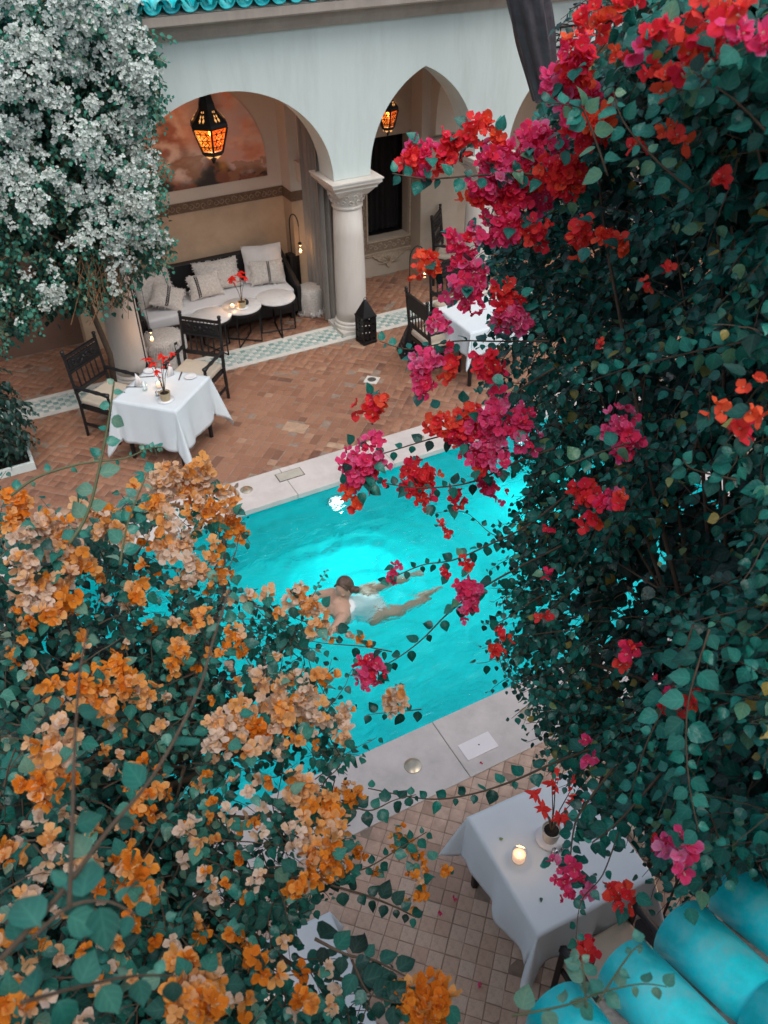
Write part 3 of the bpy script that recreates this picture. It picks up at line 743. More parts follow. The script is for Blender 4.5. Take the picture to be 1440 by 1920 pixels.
# cornice and eave
MB().prism([(0, 0)] * 3, 0, 0)
def run(profile, name, m, x0=-4.5, x1=12.5, par=arc, bevel=0):
    mb = MB(); n = len(profile)
    vs = [(x0, y, z) for y, z in profile] + [(x1, y, z) for y, z in profile]
    mb.add(vs, [tuple(range(n - 1, -1, -1)), tuple(range(n, 2 * n))] + [(i, (i + 1) % n, (i + 1) % n + n, i + n) for i in range(n)])
    return mb.build(name, m, par, bevel=bevel)
run([(YF + .1, 3.70), (YF - .05, 3.715), (YF - .06, 3.74), (YF - .09, 3.80), (YF - .10, 3.85), (YF + .1, 3.85)], 'cornice_cove', 'cornice')
run([(YF + .12, 3.852), (YF - .22, 3.865), (YF - .27, 3.885), (YF - .27, 3.97), (YF + .12, 3.97)], 'cornice_fascia', 'cornice', bevel=.006)
roof = MB().add([(-4.5, YF - .27, 3.975), (12.5, YF - .27, 3.975), (12.5, 13.5, 5.3), (-4.5, 13.5, 5.3)], [(0, 1, 2, 3)]).build('roof_deck', 'mortar', arc)
def barrel(r0, r1, L, th, n=14, sag=1.0):
    m = MB(); vs = []; fs = []
    for e, (r, y) in enumerate(((r0, 0), (r0 * .5 + r1 * .5, L / 2), (r1, L))):
        for k in range(n + 1):
            a = math.pi * k / n
            vs.append((r * math.cos(a), y, r * sag * math.sin(a)))
        for k in range(n + 1):
            a = math.pi * k / n
            vs.append(((r - th) * math.cos(a), y, (r - th) * sag * math.sin(a)))
    q = n + 1
    for e in range(2):
        o = e * 2 * q; o2 = o + 2 * q
        for k in range(n):
            fs.append((o + k, o + k + 1, o2 + k + 1, o2 + k)); fs.append((o + q + k, o2 + q + k, o2 + q + k + 1, o + q + k + 1))
    for k in range(n): fs.append((k, q + k, q + k + 1, k + 1)); fs.append((4 * q + k, 4 * q + k + 1, 5 * q + k + 1, 5 * q + k))
    return m.add(vs, fs)
sl = math.atan2(5.3 - 3.975, 13.5 - (YF - .27))
def tile_variants(nm, m, K=10):
    L = []
    for k in range(K):
        mm = MB(); mm.v = m.v; mm.f = m.f; mm.t = [k / (K - 1)] * len(m.v); L.append(mm.mesh(nm, 'roof_tile', True, True))
    return L
cov = tile_variants('roof_tile', barrel(.088, .075, .42, .014))
pan = tile_variants('pan_tile', barrel(.088, .078, .42, .014))
org = origin_of(roof)
for i in range(38):
    x = 0.2 + i * .187
    for j in range(3):
        y = YF - .33 + j * .34; z = 3.985 + (y - (YF - .27)) * math.tan(sl) + .018
        o = bpy.data.objects.new('roof_tile', cov[random.randrange(2, 10)]); COL.objects.link(o); o.parent = arc
        o.location = (x + random.gauss(0, .004) - org[0] + 0, y + random.gauss(0, .008) - org[1], z + .05 + .012 * (j == 0) - org[2]); o.rotation_euler = (sl, 0, random.gauss(0, .02))
        o = bpy.data.objects.new('pan_tile', pan[random.randrange(0, 8)]); COL.objects.link(o); o.parent = arc
        o.location = (x + .0935 - org[0], y + .03 - org[1], z + .085 - org[2]); o.rotation_euler = (-sl, math.pi, 0)
# ------------------------------------------------------------------ near house: eave roof right of the camera, unseen walls added below and behind to block light
house = thing('near_house', 'near house with eave of fat turquoise barrel tiles above the terrace', 'building', (2.5, -.3, 0))
EY, EZ, ESL = .472, 3.45, R_(20)
MB().box2((.6, -.35, 0), (6.0, -.15, 3.3)).build('shade_ground_wall', 'brown_room', house)  # unseen wall added under the eave to stop light, dark to deepen shade
MB().box2((-5, -1.15, 0), (8.0, -.95, 5.95)).build('upper_wall', 'tan2', house)  # unseen wall behind the camera, added and sized to shade the terrace
MB().box2((-5.1, -1.2, 5.95), (8.1, -.85, 6.05)).build('shade_wall_cap', 'cornice', house)  # unseen cap on the added shading wall
m = MB(); nx_, ny_ = 60, 24; vs = []; fs = []
for i in range(nx_ + 1):
    for j in range(ny_ + 1):
        y = EY - .03 - j * .06; vs.append((.56 + i * .06, y, EZ - .085 + (EY - y) * math.tan(ESL) + random.uniform(-.008, .012)))
for i in range(nx_):
    for j in range(ny_): a = i * (ny_ + 1) + j; fs.append((a, a + ny_ + 1, a + ny_ + 2, a + 1))
m.add(vs, fs); rf = m.build('mortar_bed', 'mortar', house)
MB().box2((.57, -.9, EZ - .2), (4.1, EY - .05, EZ - .11)).build('eave_slab', 'cornice', house)
cov2 = tile_variants('roof_tile', barrel(.079, .066, .36, .013, n=20))
for i in range(20):
    for j in range(5):
        o = bpy.data.objects.new('roof_tile', cov2[random.choice((3, 4, 5, 5, 6, 6, 7, 8))]); COL.objects.link(o); o.parent = house
        y = EY - j * .235 * math.cos(ESL)
        o.location = (.632 + i * .173 + random.gauss(0, .003) - 2.5, y + random.gauss(0, .006) + .3, EZ - .075 + (EY - y) * math.tan(ESL))
        o.rotation_euler = (-ESL - .03, 0, math.pi + random.gauss(0, .025))
        o.rotation_euler = (ESL - .03, 0, math.pi + random.gauss(0, .02))

# ------------------------------------------------------------------ furniture makers (built at the origin, front towards -y)
def make_chair():
    r = thing('carved_chair', None, 'chair')
    W, Dp = .27, .24
    for s in (-1, 1):
        MB().tube([(s * W, Dp, 0), (s * W, Dp - .01, .45), (s * W, Dp + .05, 1.06)], [.024, .026, .022], 4).build('back_post', 'black_wood', r, bevel=.004)
        MB().lathe((s * W, Dp + .052, 1.05), [(.02, 0), (.026, .012), (.016, .022), (.026, .045), (.022, .062), (0, .072)], 10).build('finial', 'black_wood', r, smooth=True)
        MB().tube([(s * W, -Dp, 0), (s * W, -Dp, .66)], [.024, .024], 4).build('front_leg', 'black_wood', r, bevel=.004)
        prof = [(.02, 0), (.026, .05), (.018, .1), (.024, .16), (.018, .25), (.026, .34), (.018, .4), (.026, .47), (.03, .51), (0, .53)]
        a = MB().lathe((0, 0, 0), prof, 10); a.v = [(s * W + x, Dp - z + .02, .66 + y) for x, y, z in a.v]; a.f = [f[::-1] for f in a.f]
        a.build('arm', 'black_wood', r, smooth=True)
        MB().box((s * W, 0, .17), (.025, 2 * Dp - .03, .03)).build('side_stretcher', 'black_wood', r)
    MB().box((0, 0, .40), (2 * W - .02, 2 * Dp - .02, .06)).build('seat_frame', 'black_wood', r, bevel=.005)
    MB().box((0, -.02, .47), (2 * W - .03, 2 * Dp + .02, .075)).build('seat_cushion', 'cushion', r, bevel=.028, seg=4, smooth=True)
    yb = lambda z: Dp - .01 + .06 * max(0, z - .45) / .61
    MB().box((0, yb(.6), .60), (2 * W - .03, .03, .045)).build('lower_rail', 'black_wood', r)
    MB().box((0, yb(.84), .84), (2 * W - .03, .028, .03)).build('middle_rail', 'black_wood', r)
    for k in range(5):
        x = -.16 + .08 * k
        MB().tube([(x, yb(.61), .61), (x, yb(.7), .68), (x, yb(.76), .76), (x, yb(.83), .83)], [.008, .012, .009, .008], 6).build('spindle', 'black_wood', r)
    p = MB().box((0, yb(.93), .925), (2 * W - .05, .018, .14)).build('crest_panel', 'black_wood', r)
    m = MB().box((0, yb(1.03), 1.03), (2 * W - .03, .03, .03)); m.build('top_rail', 'black_wood', r)
    m = MB()
    for k in range(9): m.lathe((-.2 + .05 * k, yb(1.01), .998), [(.006, 0), (.011, .008), (.006, .018)], 6)
    m.build('bead_row', 'black_wood', p)
    m = MB()
    for s in (-1, 1):
        for q in range(2): scroll(m, s * (.07 + .1 * q), .925, .045, yb(.92) - .012, s, q * 2.0)
    m.lathe((0, yb(.92) - .012, .9), [(.002, 0), (.03, .03), (.002, .06)], 8)
    o = m.build('crest_carving', 'black_wood', p, smooth=True)
    return r
chair0 = make_chair()
CH = [((2.05, 8.72), math.atan2(-.7, -.7) + math.pi / 2, 'black carved armchair beside the mosaic strip, in front of the round marble tables'),
      ((1.03, 8.68), math.atan2(-.8, .6) + math.pi / 2, 'black carved armchair under the white bougainvillea, at the red-plant table by the column'),
      ((4.95, 8.13), math.atan2(0, 1) + math.pi / 2, 'black carved armchair beside the hook lamp, back to the open paving'),
      ((5.62, 8.72), math.atan2(-1, 0) + math.pi / 2, 'black carved armchair between the mosaic strip and the far white table'),
      ((6.55, 10.32), math.atan2(-.7, .7) + math.pi / 2, 'black carved armchair in the gallery, against the beige wall by the window'),
      ((2.0, 1.14), math.atan2(1, 0) + math.pi / 2, 'black carved armchair under the turquoise eave, at the candle-lit white table'),
      ((2.86, 1.86), math.atan2(0, -1) + math.pi / 2, 'black carved armchair half hidden by the red-flowered vine, at the candle-lit table')]
for i, (p, a, lb) in enumerate(CH):
    c = chair0 if i == 0 else copy_tree(chair0)
    put(c, (p[0], p[1], 0), a); c.scale = (.93, .93, .95); tag(c, lb, 'chair', 'black carved armchairs')
def cloth_mesh(half, drop, h, seed, n=56, flare=.16, sag=.0):
    r = random.Random(seed); S = half + drop; m = MB(); vs = []; fs = []
    ph = [r.uniform(0, 6.28) for _ in range(8)]
    for i in range(n + 1):
        for j in range(n + 1):
            u = -S + 2 * S * i / n; v = -S + 2 * S * j / n
            ex, ey = max(abs(u) - half, 0), max(abs(v) - half, 0)
            cu_, cv_ = max(-half, min(half, u)), max(-half, min(half, v))
            d = math.hypot(ex, ey)
            if d < 1e-6:
                vs.append((cu_, cv_, h + .002 * math.sin(9 * u + ph[0]) * math.sin(7 * v + ph[1]) + .0035 * (math.exp(-((u - .06) / .014) ** 2) + math.exp(-((v + .05) / .014) ** 2)))); continue
            if ex > 0 and ey > 0:
                th = math.atan2(ey, ex); k = math.sin(2 * th)
                out = d * .24 * (.30 + .70 * k ** 2) * (1 + .25 * math.sin(7 * th + seed)); ox, oy = math.cos(th) * out, math.sin(th) * out
                tw = (th - math.pi / 4) * .10 * d
                ox += -math.sin(th) * tw; oy += math.cos(th) * tw
            else:
                s = cv_ if ex > 0 else cu_
                w_ = math.sin(s * 13 + ph[2] + (u > 0) * 2 + (v > 0)) * .5 + math.sin(s * 23 + ph[3] + (u > 0) * 1.3) * .35 + math.sin(s * 41 + ph[4]) * .12
                out = d * flare * (.45 + .5 * w_)
                ox, oy = (out, 0) if ex > 0 else (0, out)
            sgx, sgy = (1 if u > 0 else -1), (1 if v > 0 else -1)
            z = h - max(0, d - .006) * .965
            vs.append((cu_ + sgx * (ox + .004), cv_ + sgy * (oy + .004), z))
    for i in range(n):
        for j in range(n): a = i * (n + 1) + j; fs.append((a, a + n + 1, a + n + 2, a + 1))
    return m.add(vs, fs)
def dining_table(c, half, rz, label, clabel, seed, drop=.30, h=.755):
    t = thing('dining_table', label, 'table', (0, 0, 0), 'square dining tables')
    MB().box((0, 0, h - .02), (2 * half - .02, 2 * half - .02, .03)).build('table_top', 'black_wood', t)
    for sx in (-1, 1):
        for sy in (-1, 1): MB().tube([(sx * (half - .06), sy * (half - .06), 0), (sx * (half - .06), sy * (half - .06), h - .035)], .026, 6).build('leg', 'black_wood', t)
    put(t, (*c, 0), rz)
    o = cloth_mesh(half, drop, h, seed).build('tablecloth', 'cloth', smooth=True)
    sd = o.modifiers.new('solid', 'SOLIDIFY'); sd.thickness = .002
    put(o, (*c, 0), rz); tag(o, clabel, 'tablecloth', 'white tablecloths')
    return t
dining_table((1.49, 8.0), .37, R_(44), 'square table under the white cloth between two black chairs by the column', 'white cloth on the rotated table laid with plates and napkins', 1, drop=.50)
dining_table((5.43, 7.86), .39, 0, 'square table under the far white cloth behind pink blossom', 'white cloth on the far table half hidden by pink blossom', 2, drop=.33)
dining_table((2.03, 1.81), .38, R_(-3), 'square table under the white cloth beside the turquoise eave', 'smooth white cloth with a candle and cream pot beside the turquoise eave', 3, drop=.40)
dining_table((.3, 1.72), .385, R_(-3), 'square table under the white cloth hidden below orange bougainvillea', 'white cloth glimpsed below the orange bougainvillea', 4)
# small things on tables
def candle_glass(p, label, r=.033, h=.075, power=.6, group='lit candles in glasses'):
    t = thing('candle', label, 'candle', p, group)
    x, y, z = p
    MB().lathe(p, [(r * .8, 0), (r, .012), (r * 1.05, h), (r * .98, h), (r * .93, .014), (0, .01)], 20).build('glass_cup', 'glass', t, smooth=True)
    w = MB().lathe(p, [(0, .015), (r * .88, .015), (r * .9, h * .72), (r * .3, h * .68), (0, h * .66)], 20).build('wax', 'wax', t, smooth=True)
    MB().lathe((x, y, z + h * .68), [(.002, 0), (.0055, .008), (.004, .016), (0, .026)], 8).build('flame', 'flame', w, smooth=True)
    light('glow', (0, 0, h + .02), power, (1, .5, .2), .015, t)
def red_plant(p, label, rp=.045, hp=.08, hh=.28, potm='pot', nst=4, seed=0, saucer=True, size=.05):
    r = random.Random(seed); x, y, z = p
    t = thing('potted_plant', label, 'potted plant', p, 'small pots with red-leaved plants')
    if saucer: MB().lathe(p, [(rp * 1.1, 0), (rp * 1.5, .006), (rp * 1.5, .01), (0, .006)], 24).build('saucer', 'porcelain', t, smooth=True)
    MB().lathe(p, [(rp * .8, .008), (rp, hp), (rp * .92, hp), (rp * .9, hp - .012), (0, hp - .012)], 24).build('pot', potm, t, smooth=True, auto=40)
    MB().lathe((x, y, z + hp - .014), [(rp * .92, 0), (rp * .5, .006), (0, .008)], 16).build('soil', 'soil', t)
    for k in range(nst):
        a = k * 6.28 / nst + r.uniform(-.4, .4); sp = r.uniform(.03, .1) * hh / .28; top = hh * r.uniform(.7, 1.0)
        pts = [(x, y, z + hp - .015), (x + sp * .3 * math.cos(a), y + sp * .3 * math.sin(a), z + hp + top * .45), (x + sp * math.cos(a), y + sp * math.sin(a), z + hp + top)]
        MB().tube(pts, [.005, .0035, .002], 5).build('stem', 'twig', t)
        c = np.array(pts[-1])
        for q in range(6):
            b = q * 1.05 + r.uniform(-.3, .3); el = r.uniform(-.5, .4); L = size * r.uniform(.7, 1.25)
            Rm = leaf_rot(np.array([math.cos(b) * math.cos(el), math.sin(b) * math.cos(el), math.sin(el)]), np.array([r.uniform(-.3, .3), r.uniform(-.3, .3), 1.0]), L)
            V = (LV['long'] @ Rm.T) + c
            MB().add(V, LF).build('red_bract', 'red_leaf', t, smooth=True)
        for q in range(2):
            f = r.uniform(.45, .8); c2 = np.array(pts[1]) * (1 - f) + np.array(pts[2]) * f; b = r.uniform(0, 6.28)
            Rm = leaf_rot(np.array([math.cos(b), math.sin(b), .1]), np.array([0, 0, 1.0]), size * .7)
            MB().add((LV['long'] @ Rm.T) + c2, LF).build('red_bract', 'red_leaf', t, smooth=True)
# leaf templates (base at origin, blade along +y, normal +z, length 1)
def leaf_template(w, fold, droop, ys=(0, .07, .24, .48, .74, 1.0), ws=(0, .27, .45, .43, .24, 0), curl=0.0):
    V, F = [], []
    for y, q in zip(ys, ws):
        hw = q * w
        for s in (-1, 0, 1): V.append((s * hw, y - (.05 if (y < .1 and s) else 0), abs(s) * hw * fold - droop * y * y + curl * s * y * .2))
    for i in range(len(ys) - 1):
        for k in (0, 1): a = 3 * i + k; F.append((a, a + 1, a + 4, a + 3))
    return np.array(V, float), np.array(F)
LV = {}
LV['heart'], LF = leaf_template(1.0, .28, .22)
LV['flat'], _ = leaf_template(.92, .12, .10, curl=.25)
LV['droop'], _ = leaf_template(.88, .42, .42, curl=-.2)
LV['long'], _ = leaf_template(.55, .25, .2)
# bougainvillea flower: three papery bracts round a tiny cream centre; axis +z, size 1
def flower_template(seed, open_=.75, detail=True):
    r = random.Random(seed); V, F, TV_ = [], [], []
    for b in range(3):
        a = b * 2.094 + r.uniform(-.25, .25); tilt = open_ + r.uniform(-.32, .32); bt = r.uniform(-.07, .07)
        rows = ((0, .08), (.25, .36), (.58, .43), (.84, .25), (1.0, .02)) if detail else ((0, .1), (.5, .45), (1.0, .04))
        o = len(V)
        for y, hw in rows:
            for s in (-1, 0, 1):
                zz = y * math.cos(tilt) + (.10 * abs(s)) * (1 if y < .9 else 0) - .10 * y * y + r.uniform(-.09, .09) * (y > .2) - .12 * abs(s) * (y > .5) * r.random()
                rad = y * math.sin(tilt) + .02; lat = s * hw + r.uniform(-.06, .06) * (y > .2)
                V.append((rad * math.cos(a) - lat * math.sin(a), rad * math.sin(a) + lat * math.cos(a), zz)); TV_.append((-.07 if s == 0 else .03) + .06 * y + bt)
        for i in range(len(rows) - 1):
            for k in (0, 1): q = o + 3 * i + k; F.append((q, q + 1, q + 4, q + 3))
    if detail:
        o = len(V)
        for k in range(3):
            a = k * 2.094 + .5; V.append((.05 * math.cos(a), .05 * math.sin(a), .10)); TV_.append(9)
        for k in range(3):
            a = k * 2.094 + .5; V.append((.085 * math.cos(a), .085 * math.sin(a), .42)); TV_.append(9)
        F += [(o + k, o + (k + 1) % 3, o + 3 + (k + 1) % 3, o + 3 + k) for k in range(3)]
    return np.array(V, float), np.array(F), np.array(TV_)
FLW = [flower_template(s, .48 + .13 * (s % 4)) for s in range(4)]
FLS = [flower_template(s + 10, .8, False) for s in range(3)]
def leaf_rot(axis, normal, L):
    y = axis / np.linalg.norm(axis); z = normal - y * np.dot(normal, y); z /= (np.linalg.norm(z) + 1e-9); x = np.cross(y, z)
    return np.stack([x, y, z], 1) * L

TZ = .758
P2 = lambda px, py, z=TZ: tuple(on_z(px, py, z))
# table by the column
red_plant(P2(311, 750), 'beige pot with red-leaved plant on the laid table between black chairs', .06, .095, .46, 'pot', 6, 1, size=.062)
candle_glass(P2(299, 727), 'lit candle in blue glass beside the red plant on the laid table', power=.4)
def plate(p, label, r=.07):
    t = MB().lathe(p, [(r * .55, 0), (r * .6, .003), (r, .012), (r * .98, .014), (r * .58, .006), (0, .005)], 28).build('plate', 'porcelain', base=p, smooth=True); tag(t, label, 'plate', 'small white plates')
plate(P2(357, 707), 'small white plate at the chair before the marble tables')
plate(P2(281, 696), 'small white plate at the corner by the column lamp')
def napkin(p, label, rz):
    m = MB(); x, y, z = p; vs = []; n = 14
    for k in range(n):
        a = 2 * math.pi * k / n; q = .035 + .012 * math.cos(3 * a + rz); vs.append((x + q * math.cos(a), y + q * .8 * math.sin(a), z))
    for k in range(n):
        a = 2 * math.pi * k / n; q = .022 + .008 * math.cos(3 * a + rz); vs.append((x + q * math.cos(a) + .01, y + q * .8 * math.sin(a), z + .08))
    vs.append((x + .015 * math.cos(rz), y, z + .15)); fs = [(k, (k + 1) % n, (k + 1) % n + n, k + n) for k in range(n)] + [(k + n, (k + 1) % n + n, 2 * n) for k in range(n)] + [tuple(range(n - 1, -1, -1))]
    tag(m.add(vs, fs).build('napkin', 'napkin', base=p, smooth=True), label, 'napkin', 'standing folded napkins')
napkin(P2(319, 704), 'white napkin folded upright behind the red plant', .5)
napkin(P2(259, 722), 'white napkin folded upright next to the water glass', 2.0)
def cutlery(p, a, label, L=.19):
    x, y, z = p; d = (math.cos(a), math.sin(a)); z += .004
    t = thing('knife', label, 'knife', p, 'table knives')
    MB().box((x - d[0] * L * .22, y - d[1] * L * .22, z), (L * .45, .013, .006), a).build('handle', 'steel', t, bevel=.002)
    MB().box((x + d[0] * L * .25, y + d[1] * L * .25, z), (L * .52, .016, .002), a).build('blade', 'steel', t)
cutlery(P2(338, 706), R_(62), 'steel knife lying beside the plate before the marble tables')
cutlery(P2(251, 726), R_(-28), 'steel knife lying beside the water glass')
cutlery(P2(274, 707), R_(-20), 'steel knife lying beside the plate near the column lamp')
def tumbler(p, label):
    t = MB().lathe(p, [(.026, 0), (.032, .09), (.030, .09), (.024, .006), (0, .006)], 20).build('glass_tumbler', 'glass', base=p, smooth=True); tag(t, label, 'glass')
tumbler(P2(272, 732), 'clear water glass next to a standing napkin')
def shaker(p, label, m='steel'):
    t = thing('shaker', label, 'shaker', p, 'steel shakers')
    MB().lathe(p, [(.022, 0), (.024, .006), (.02, .012), (.019, .04)], 18).build('body', 'glass' if m == 'glass' else m, t, smooth=True)
    MB().lathe((p[0], p[1], p[2] + .04), [(.02, 0), (.021, .006), (.014, .016), (0, .019)], 18).build('cap', 'steel', t, smooth=True)
shaker(P2(296, 742), 'steel shaker beside the blue candle glass')
# candle-lit near table
red_plant(P2(1031, 1572), 'cream pot with tall red-leaved plant on the candle-lit table', .056, .10, .40, 'pot_white', 8, 5, size=.052)
candle_glass(P2(972, 1612), 'glowing candle in a glass on the near white table', .042, .085, .18)
shaker(P2(1040, 1603), 'steel shaker touching its twin beside the cream pot')
shaker(P2(1059, 1594), 'steel shaker nearer the vine leaves beside the cream pot')
candle_glass(P2(460, 1862), 'lit candle below the orange bougainvillea', power=.5)
def petal(p, label, group, tint, L=.035, m='bract_red', seed=0):
    r = random.Random(seed); V, F, tv = FLW[seed % 4]
    q = Matrix.Rotation(r.uniform(0, 6.28), 3, 'Z') @ Matrix.Rotation(r.uniform(.6, 1.3), 3, 'X')
    mb = MB(); mb.v = [tuple(Vector(p) + q @ (Vector(v) * L) + Vector((0, 0, L * .35))) for v in V]; mb.f = [tuple(f) for f in F]; mb.t = [min(.95, tint + t) if t < 2 else .98 for t in tv]
    tag(mb.build('fallen_blossom', m, base=p, smooth=True, tint=True), label, 'blossom', group)
for k, (x, y, lb) in enumerate(((850, 1688, 'pink fallen blossom on the terrace tiles beside the near tablecloth'), (823, 1717, 'magenta fallen blossom on the terrace tiles near orange sprays'), (903, 1850, 'pink fallen blossom on the terrace tiles near the cloth corner'), (903, 1431, 'pink fallen blossom on the coping by the white lid'))):
    petal(tuple(on_z(x, y, .012 if k == 3 else .002)), lb, 'pink blossoms fallen on the paving', .75, .03 if k < 3 else .018, seed=k + 3)
for k, (x, y) in enumerate(((937, 1575), (1076, 1491), (1014, 1684), (1134, 1664), (1119, 1642))):
    c = np.array(P2(x, y)) + (0, 0, .004); Rm = leaf_rot(np.array([math.cos(k * 2.1), math.sin(k * 2.1), .15]), np.array([.2, .1, 1.0]), .024)
    mb = MB().add(LV['droop'] @ Rm.T + c, LF, .97 if k < 2 else .2)
    tag(mb.build('fallen_leaf', 'leaf_right', base=tuple(c), smooth=True, tint=True), ['olive dry leaf on the near tablecloth, left of the candle', 'yellowish dry leaf on the near tablecloth, behind the red-leaved plant', 'dark dry leaf on the near tablecloth, by the corner beyond the candle', 'dark dry leaf on the near tablecloth, closest to the turquoise eave', 'dark dry leaf on the near tablecloth, between pink blossom and the vine'][k], 'leaf', 'dry leaves fallen on the near tablecloth')

# ------------------------------------------------------------------ gallery furniture
sofa = thing('sofa', 'long black-framed sofa with white mattress below the painted lunette', 'sofa', (2.9, 10.65, 0))
SX0, SX1, SY0, SY1 = 1.86, 4.02, 10.28, 11.0
MB().box2((SX0, SY0 + .02, .1), (SX1, SY1, .3)).build('seat_base', 'black_wood', sofa, bevel=.01)
MB().box2((SX0 + .04, SY0, .3), (SX1 - .05, SY1 - .08, .46)).build('mattress', 'sofa_white', sofa, bevel=.04, seg=4, smooth=True)
MB().box2((SX0 - .02, SY1 - .08, .1), (SX1 + .02, SY1 + .02, .84)).build('backrest', 'black_wood', sofa, bevel=.01)
for x in (SX0 - .02, SX1 + .02):
    MB().prism([(0, 0)] * 3, 0, 0)
    m = MB(); pr = [(SY0, .1), (SY1, .1), (SY1, .83), (SY1 - .25, .7), (SY0 + .05, .5), (SY0, .48)]
    vs = [(x - .03, y, z) for y, z in pr] + [(x + .03, y, z) for y, z in pr]; n = 6
    m.add(vs, [tuple(range(n)), tuple(range(2 * n - 1, n - 1, -1))] + [(i + n, (i + 1) % n + n, (i + 1) % n, i) for i in range(n)]).build('arm', 'black_wood', sofa, bevel=.008)
for x in (SX0 + .08, SX1 - .08):
    for y in (SY0 + .08, SY1 - .08): MB().box((x, y, .05), (.06, .06, .1)).build('foot', 'black_wood', sofa)
def pillow(c, size, rx, ry, rz, label, m='pillow', stripe=None, seed=0):
    w, h, t_ = size; n = 16; r = random.Random(seed)
    rot = Matrix.Rotation(rz, 3, 'Z') @ Matrix.Rotation(rx, 3, 'X') @ Matrix.Rotation(ry, 3, 'Y')
    t = thing('cushion', label, 'cushion', c, 'sofa cushions'); vs = []; fs = []
    def surf(u, v, s):
        e = (1 - abs(u) ** 2.4) * (1 - abs(v) ** 2.4); pin = 1 - .07 * (1 - abs(u * v)) * max(abs(u), abs(v)) ** 4
        return Vector((u * w / 2 * pin, s * t_ / 2 * e ** .55 + .006 * math.sin(7 * u + seed) * math.cos(6 * v), v * h / 2 * pin))
    for s in (-1, 1):
        for i in range(n + 1):
            for j in range(n + 1): vs.append(Vector(c) + rot @ surf(-1 + 2 * i / n, -1 + 2 * j / n, s))
    q = (n + 1) ** 2
    for i in range(n):
        for j in range(n):
            a = i * (n + 1) + j; fs += [(a, a + n + 1, a + n + 2, a + 1), (q + a, q + a + 1, q + a + n + 2, q + a + n + 1)]
    cov_ = MB().add(vs, fs).build('cover', m, t, smooth=True)
    if stripe is not None:
        for u0, u1 in stripe:
            vs = []; fs = []
            for i in range(3):
                for j in range(n + 1):
                    p = surf(u0 + (u1 - u0) * i / 2, -.93 + 1.86 * j / n, -1) + Vector((0, -.004, 0)); vs.append(Vector(c) + rot @ p)
            for i in range(2):
                for j in range(n): a = i * (n + 1) + j; fs.append((a, a + n + 1, a + n + 2, a + 1))
            b_ = MB().add(vs, fs).build('woven_band', 'pattern', cov_, smooth=True)
            z = MB(); pts = []
            for j in range(23):
                v = -.9 + 1.8 * j / 22; p = surf(u0 + (u1 - u0) * (.25 if j % 2 else .75), v, -1) + Vector((0, -.008, 0)); pts.append(Vector(c) + rot @ p)
            z.tube(pts, .004, 4).build('zigzag', 'pillow_plain', cov_)
    if m == 'pillow':
        f = MB()
        for k in range(70):
            u = r.uniform(-1, 1); v = r.choice((-1, 1)); 
            if r.random() < .5: u, v = v, u
            p = Vector(c) + rot @ surf(u * .98, v * .98, 0); d = rot @ Vector((u, r.uniform(-.5, .5), v)).normalized()
            f.tube([p, p + d * .018, p + d * .03 + Vector((0, 0, -.012))], .0035, 3)
        o = f.build('fringe', 'pillow_plain', cov_); o['kind'] = 'stuff'
tl = R_(-24)
pillow((3.72, 10.76, .70), (.56, .50, .16), tl, 0, R_(-12), 'big plain white cushion in the right-hand sofa corner', 'pillow_plain', None, 1)
pillow((3.70, 10.60, .63), (.46, .32, .12), tl, 0, R_(-14), 'small speckled cushion with dark band before the big plain one', 'pillow', [(.05, .2)], 2)
pillow((3.05, 10.78, .66), (.62, .40, .15), tl, 0, R_(-3), 'wide fringed woven cushion in the middle of the sofa back', 'pillow', None, 3)
pillow((2.82, 10.62, .62), (.46, .32, .12), tl, 0, R_(4), 'fringed cushion with dark band, in front of the wide woven one', 'pillow', [(-.6, -.42)], 4)
pillow((2.16, 10.76, .67), (.56, .44, .15), tl, 0, R_(14), 'fringed woven cushion with sequins in the left-hand sofa corner', 'pillow', [(.62, .7)], 5)
pillow((2.28, 10.56, .60), (.42, .36, .13), R_(-50), R_(38), R_(16), 'tilted fringed cushion with dark diagonal band lying in the sofa corner', 'pillow', [(-.12, .08)], 6)
def round_table_():
    t = thing('side_table', None, 'side table')
    MB().lathe((0, 0, .485), [(.25, 0), (.262, .005), (.262, .018), (.255, .022), (0, .022)], 40).build('marble_top', 'marble', t, smooth=True, auto=40)
    MB().lathe((0, 0, .45), [(.245, 0), (.256, .0), (.256, .034), (.245, .034)], 40).build('rim', 'iron', t)
    for k in range(4):
        a = k * math.pi / 2 + .4; MB().tube([(.235 * math.cos(a), .235 * math.sin(a), 0.01), (.235 * math.cos(a), .235 * math.sin(a), .46)], .011, 4).build('leg', 'iron', t)
    for k in range(2):
        a = k * math.pi / 2 + .4; MB().tube([(.235 * math.cos(a), .235 * math.sin(a), .012 + .001 * k), (-.235 * math.cos(a), -.235 * math.sin(a), .012 + .001 * k)], .011, 4).build('cross_bar', 'iron', t)
    return t
rt0 = round_table_()
for i, (x, y, lb) in enumerate(((2.66, 9.94, 'round marble side table half hidden behind the black armchair'), (3.10, 10.02, 'round marble side table carrying the red plant'), (3.60, 10.05, 'empty round marble side table beside the pale pouf'))):
    o = rt0 if i == 0 else copy_tree(rt0); put(o, (x, y, 0), i * .5); tag(o, lb, 'side table', 'round marble side tables')
red_plant((3.09, 9.95, .508), 'beige pot with red-leaved plant on the round marble table', .056, .09, .42, 'pot', 5, 9, size=.075)
candle_glass((2.97, 9.99, .508), 'lit candle on the round marble table', .035, .07, .8)
bb = (3.17, 10.02, .508)
t = thing('black_bowl', 'little black lidded pot beside the red plant on the marble table', 'pot', bb)
MB().lathe(bb, [(.02, 0), (.035, .015), (.036, .045), (.03, .055)], 20).build('bowl', 'black_wood', t, smooth=True)
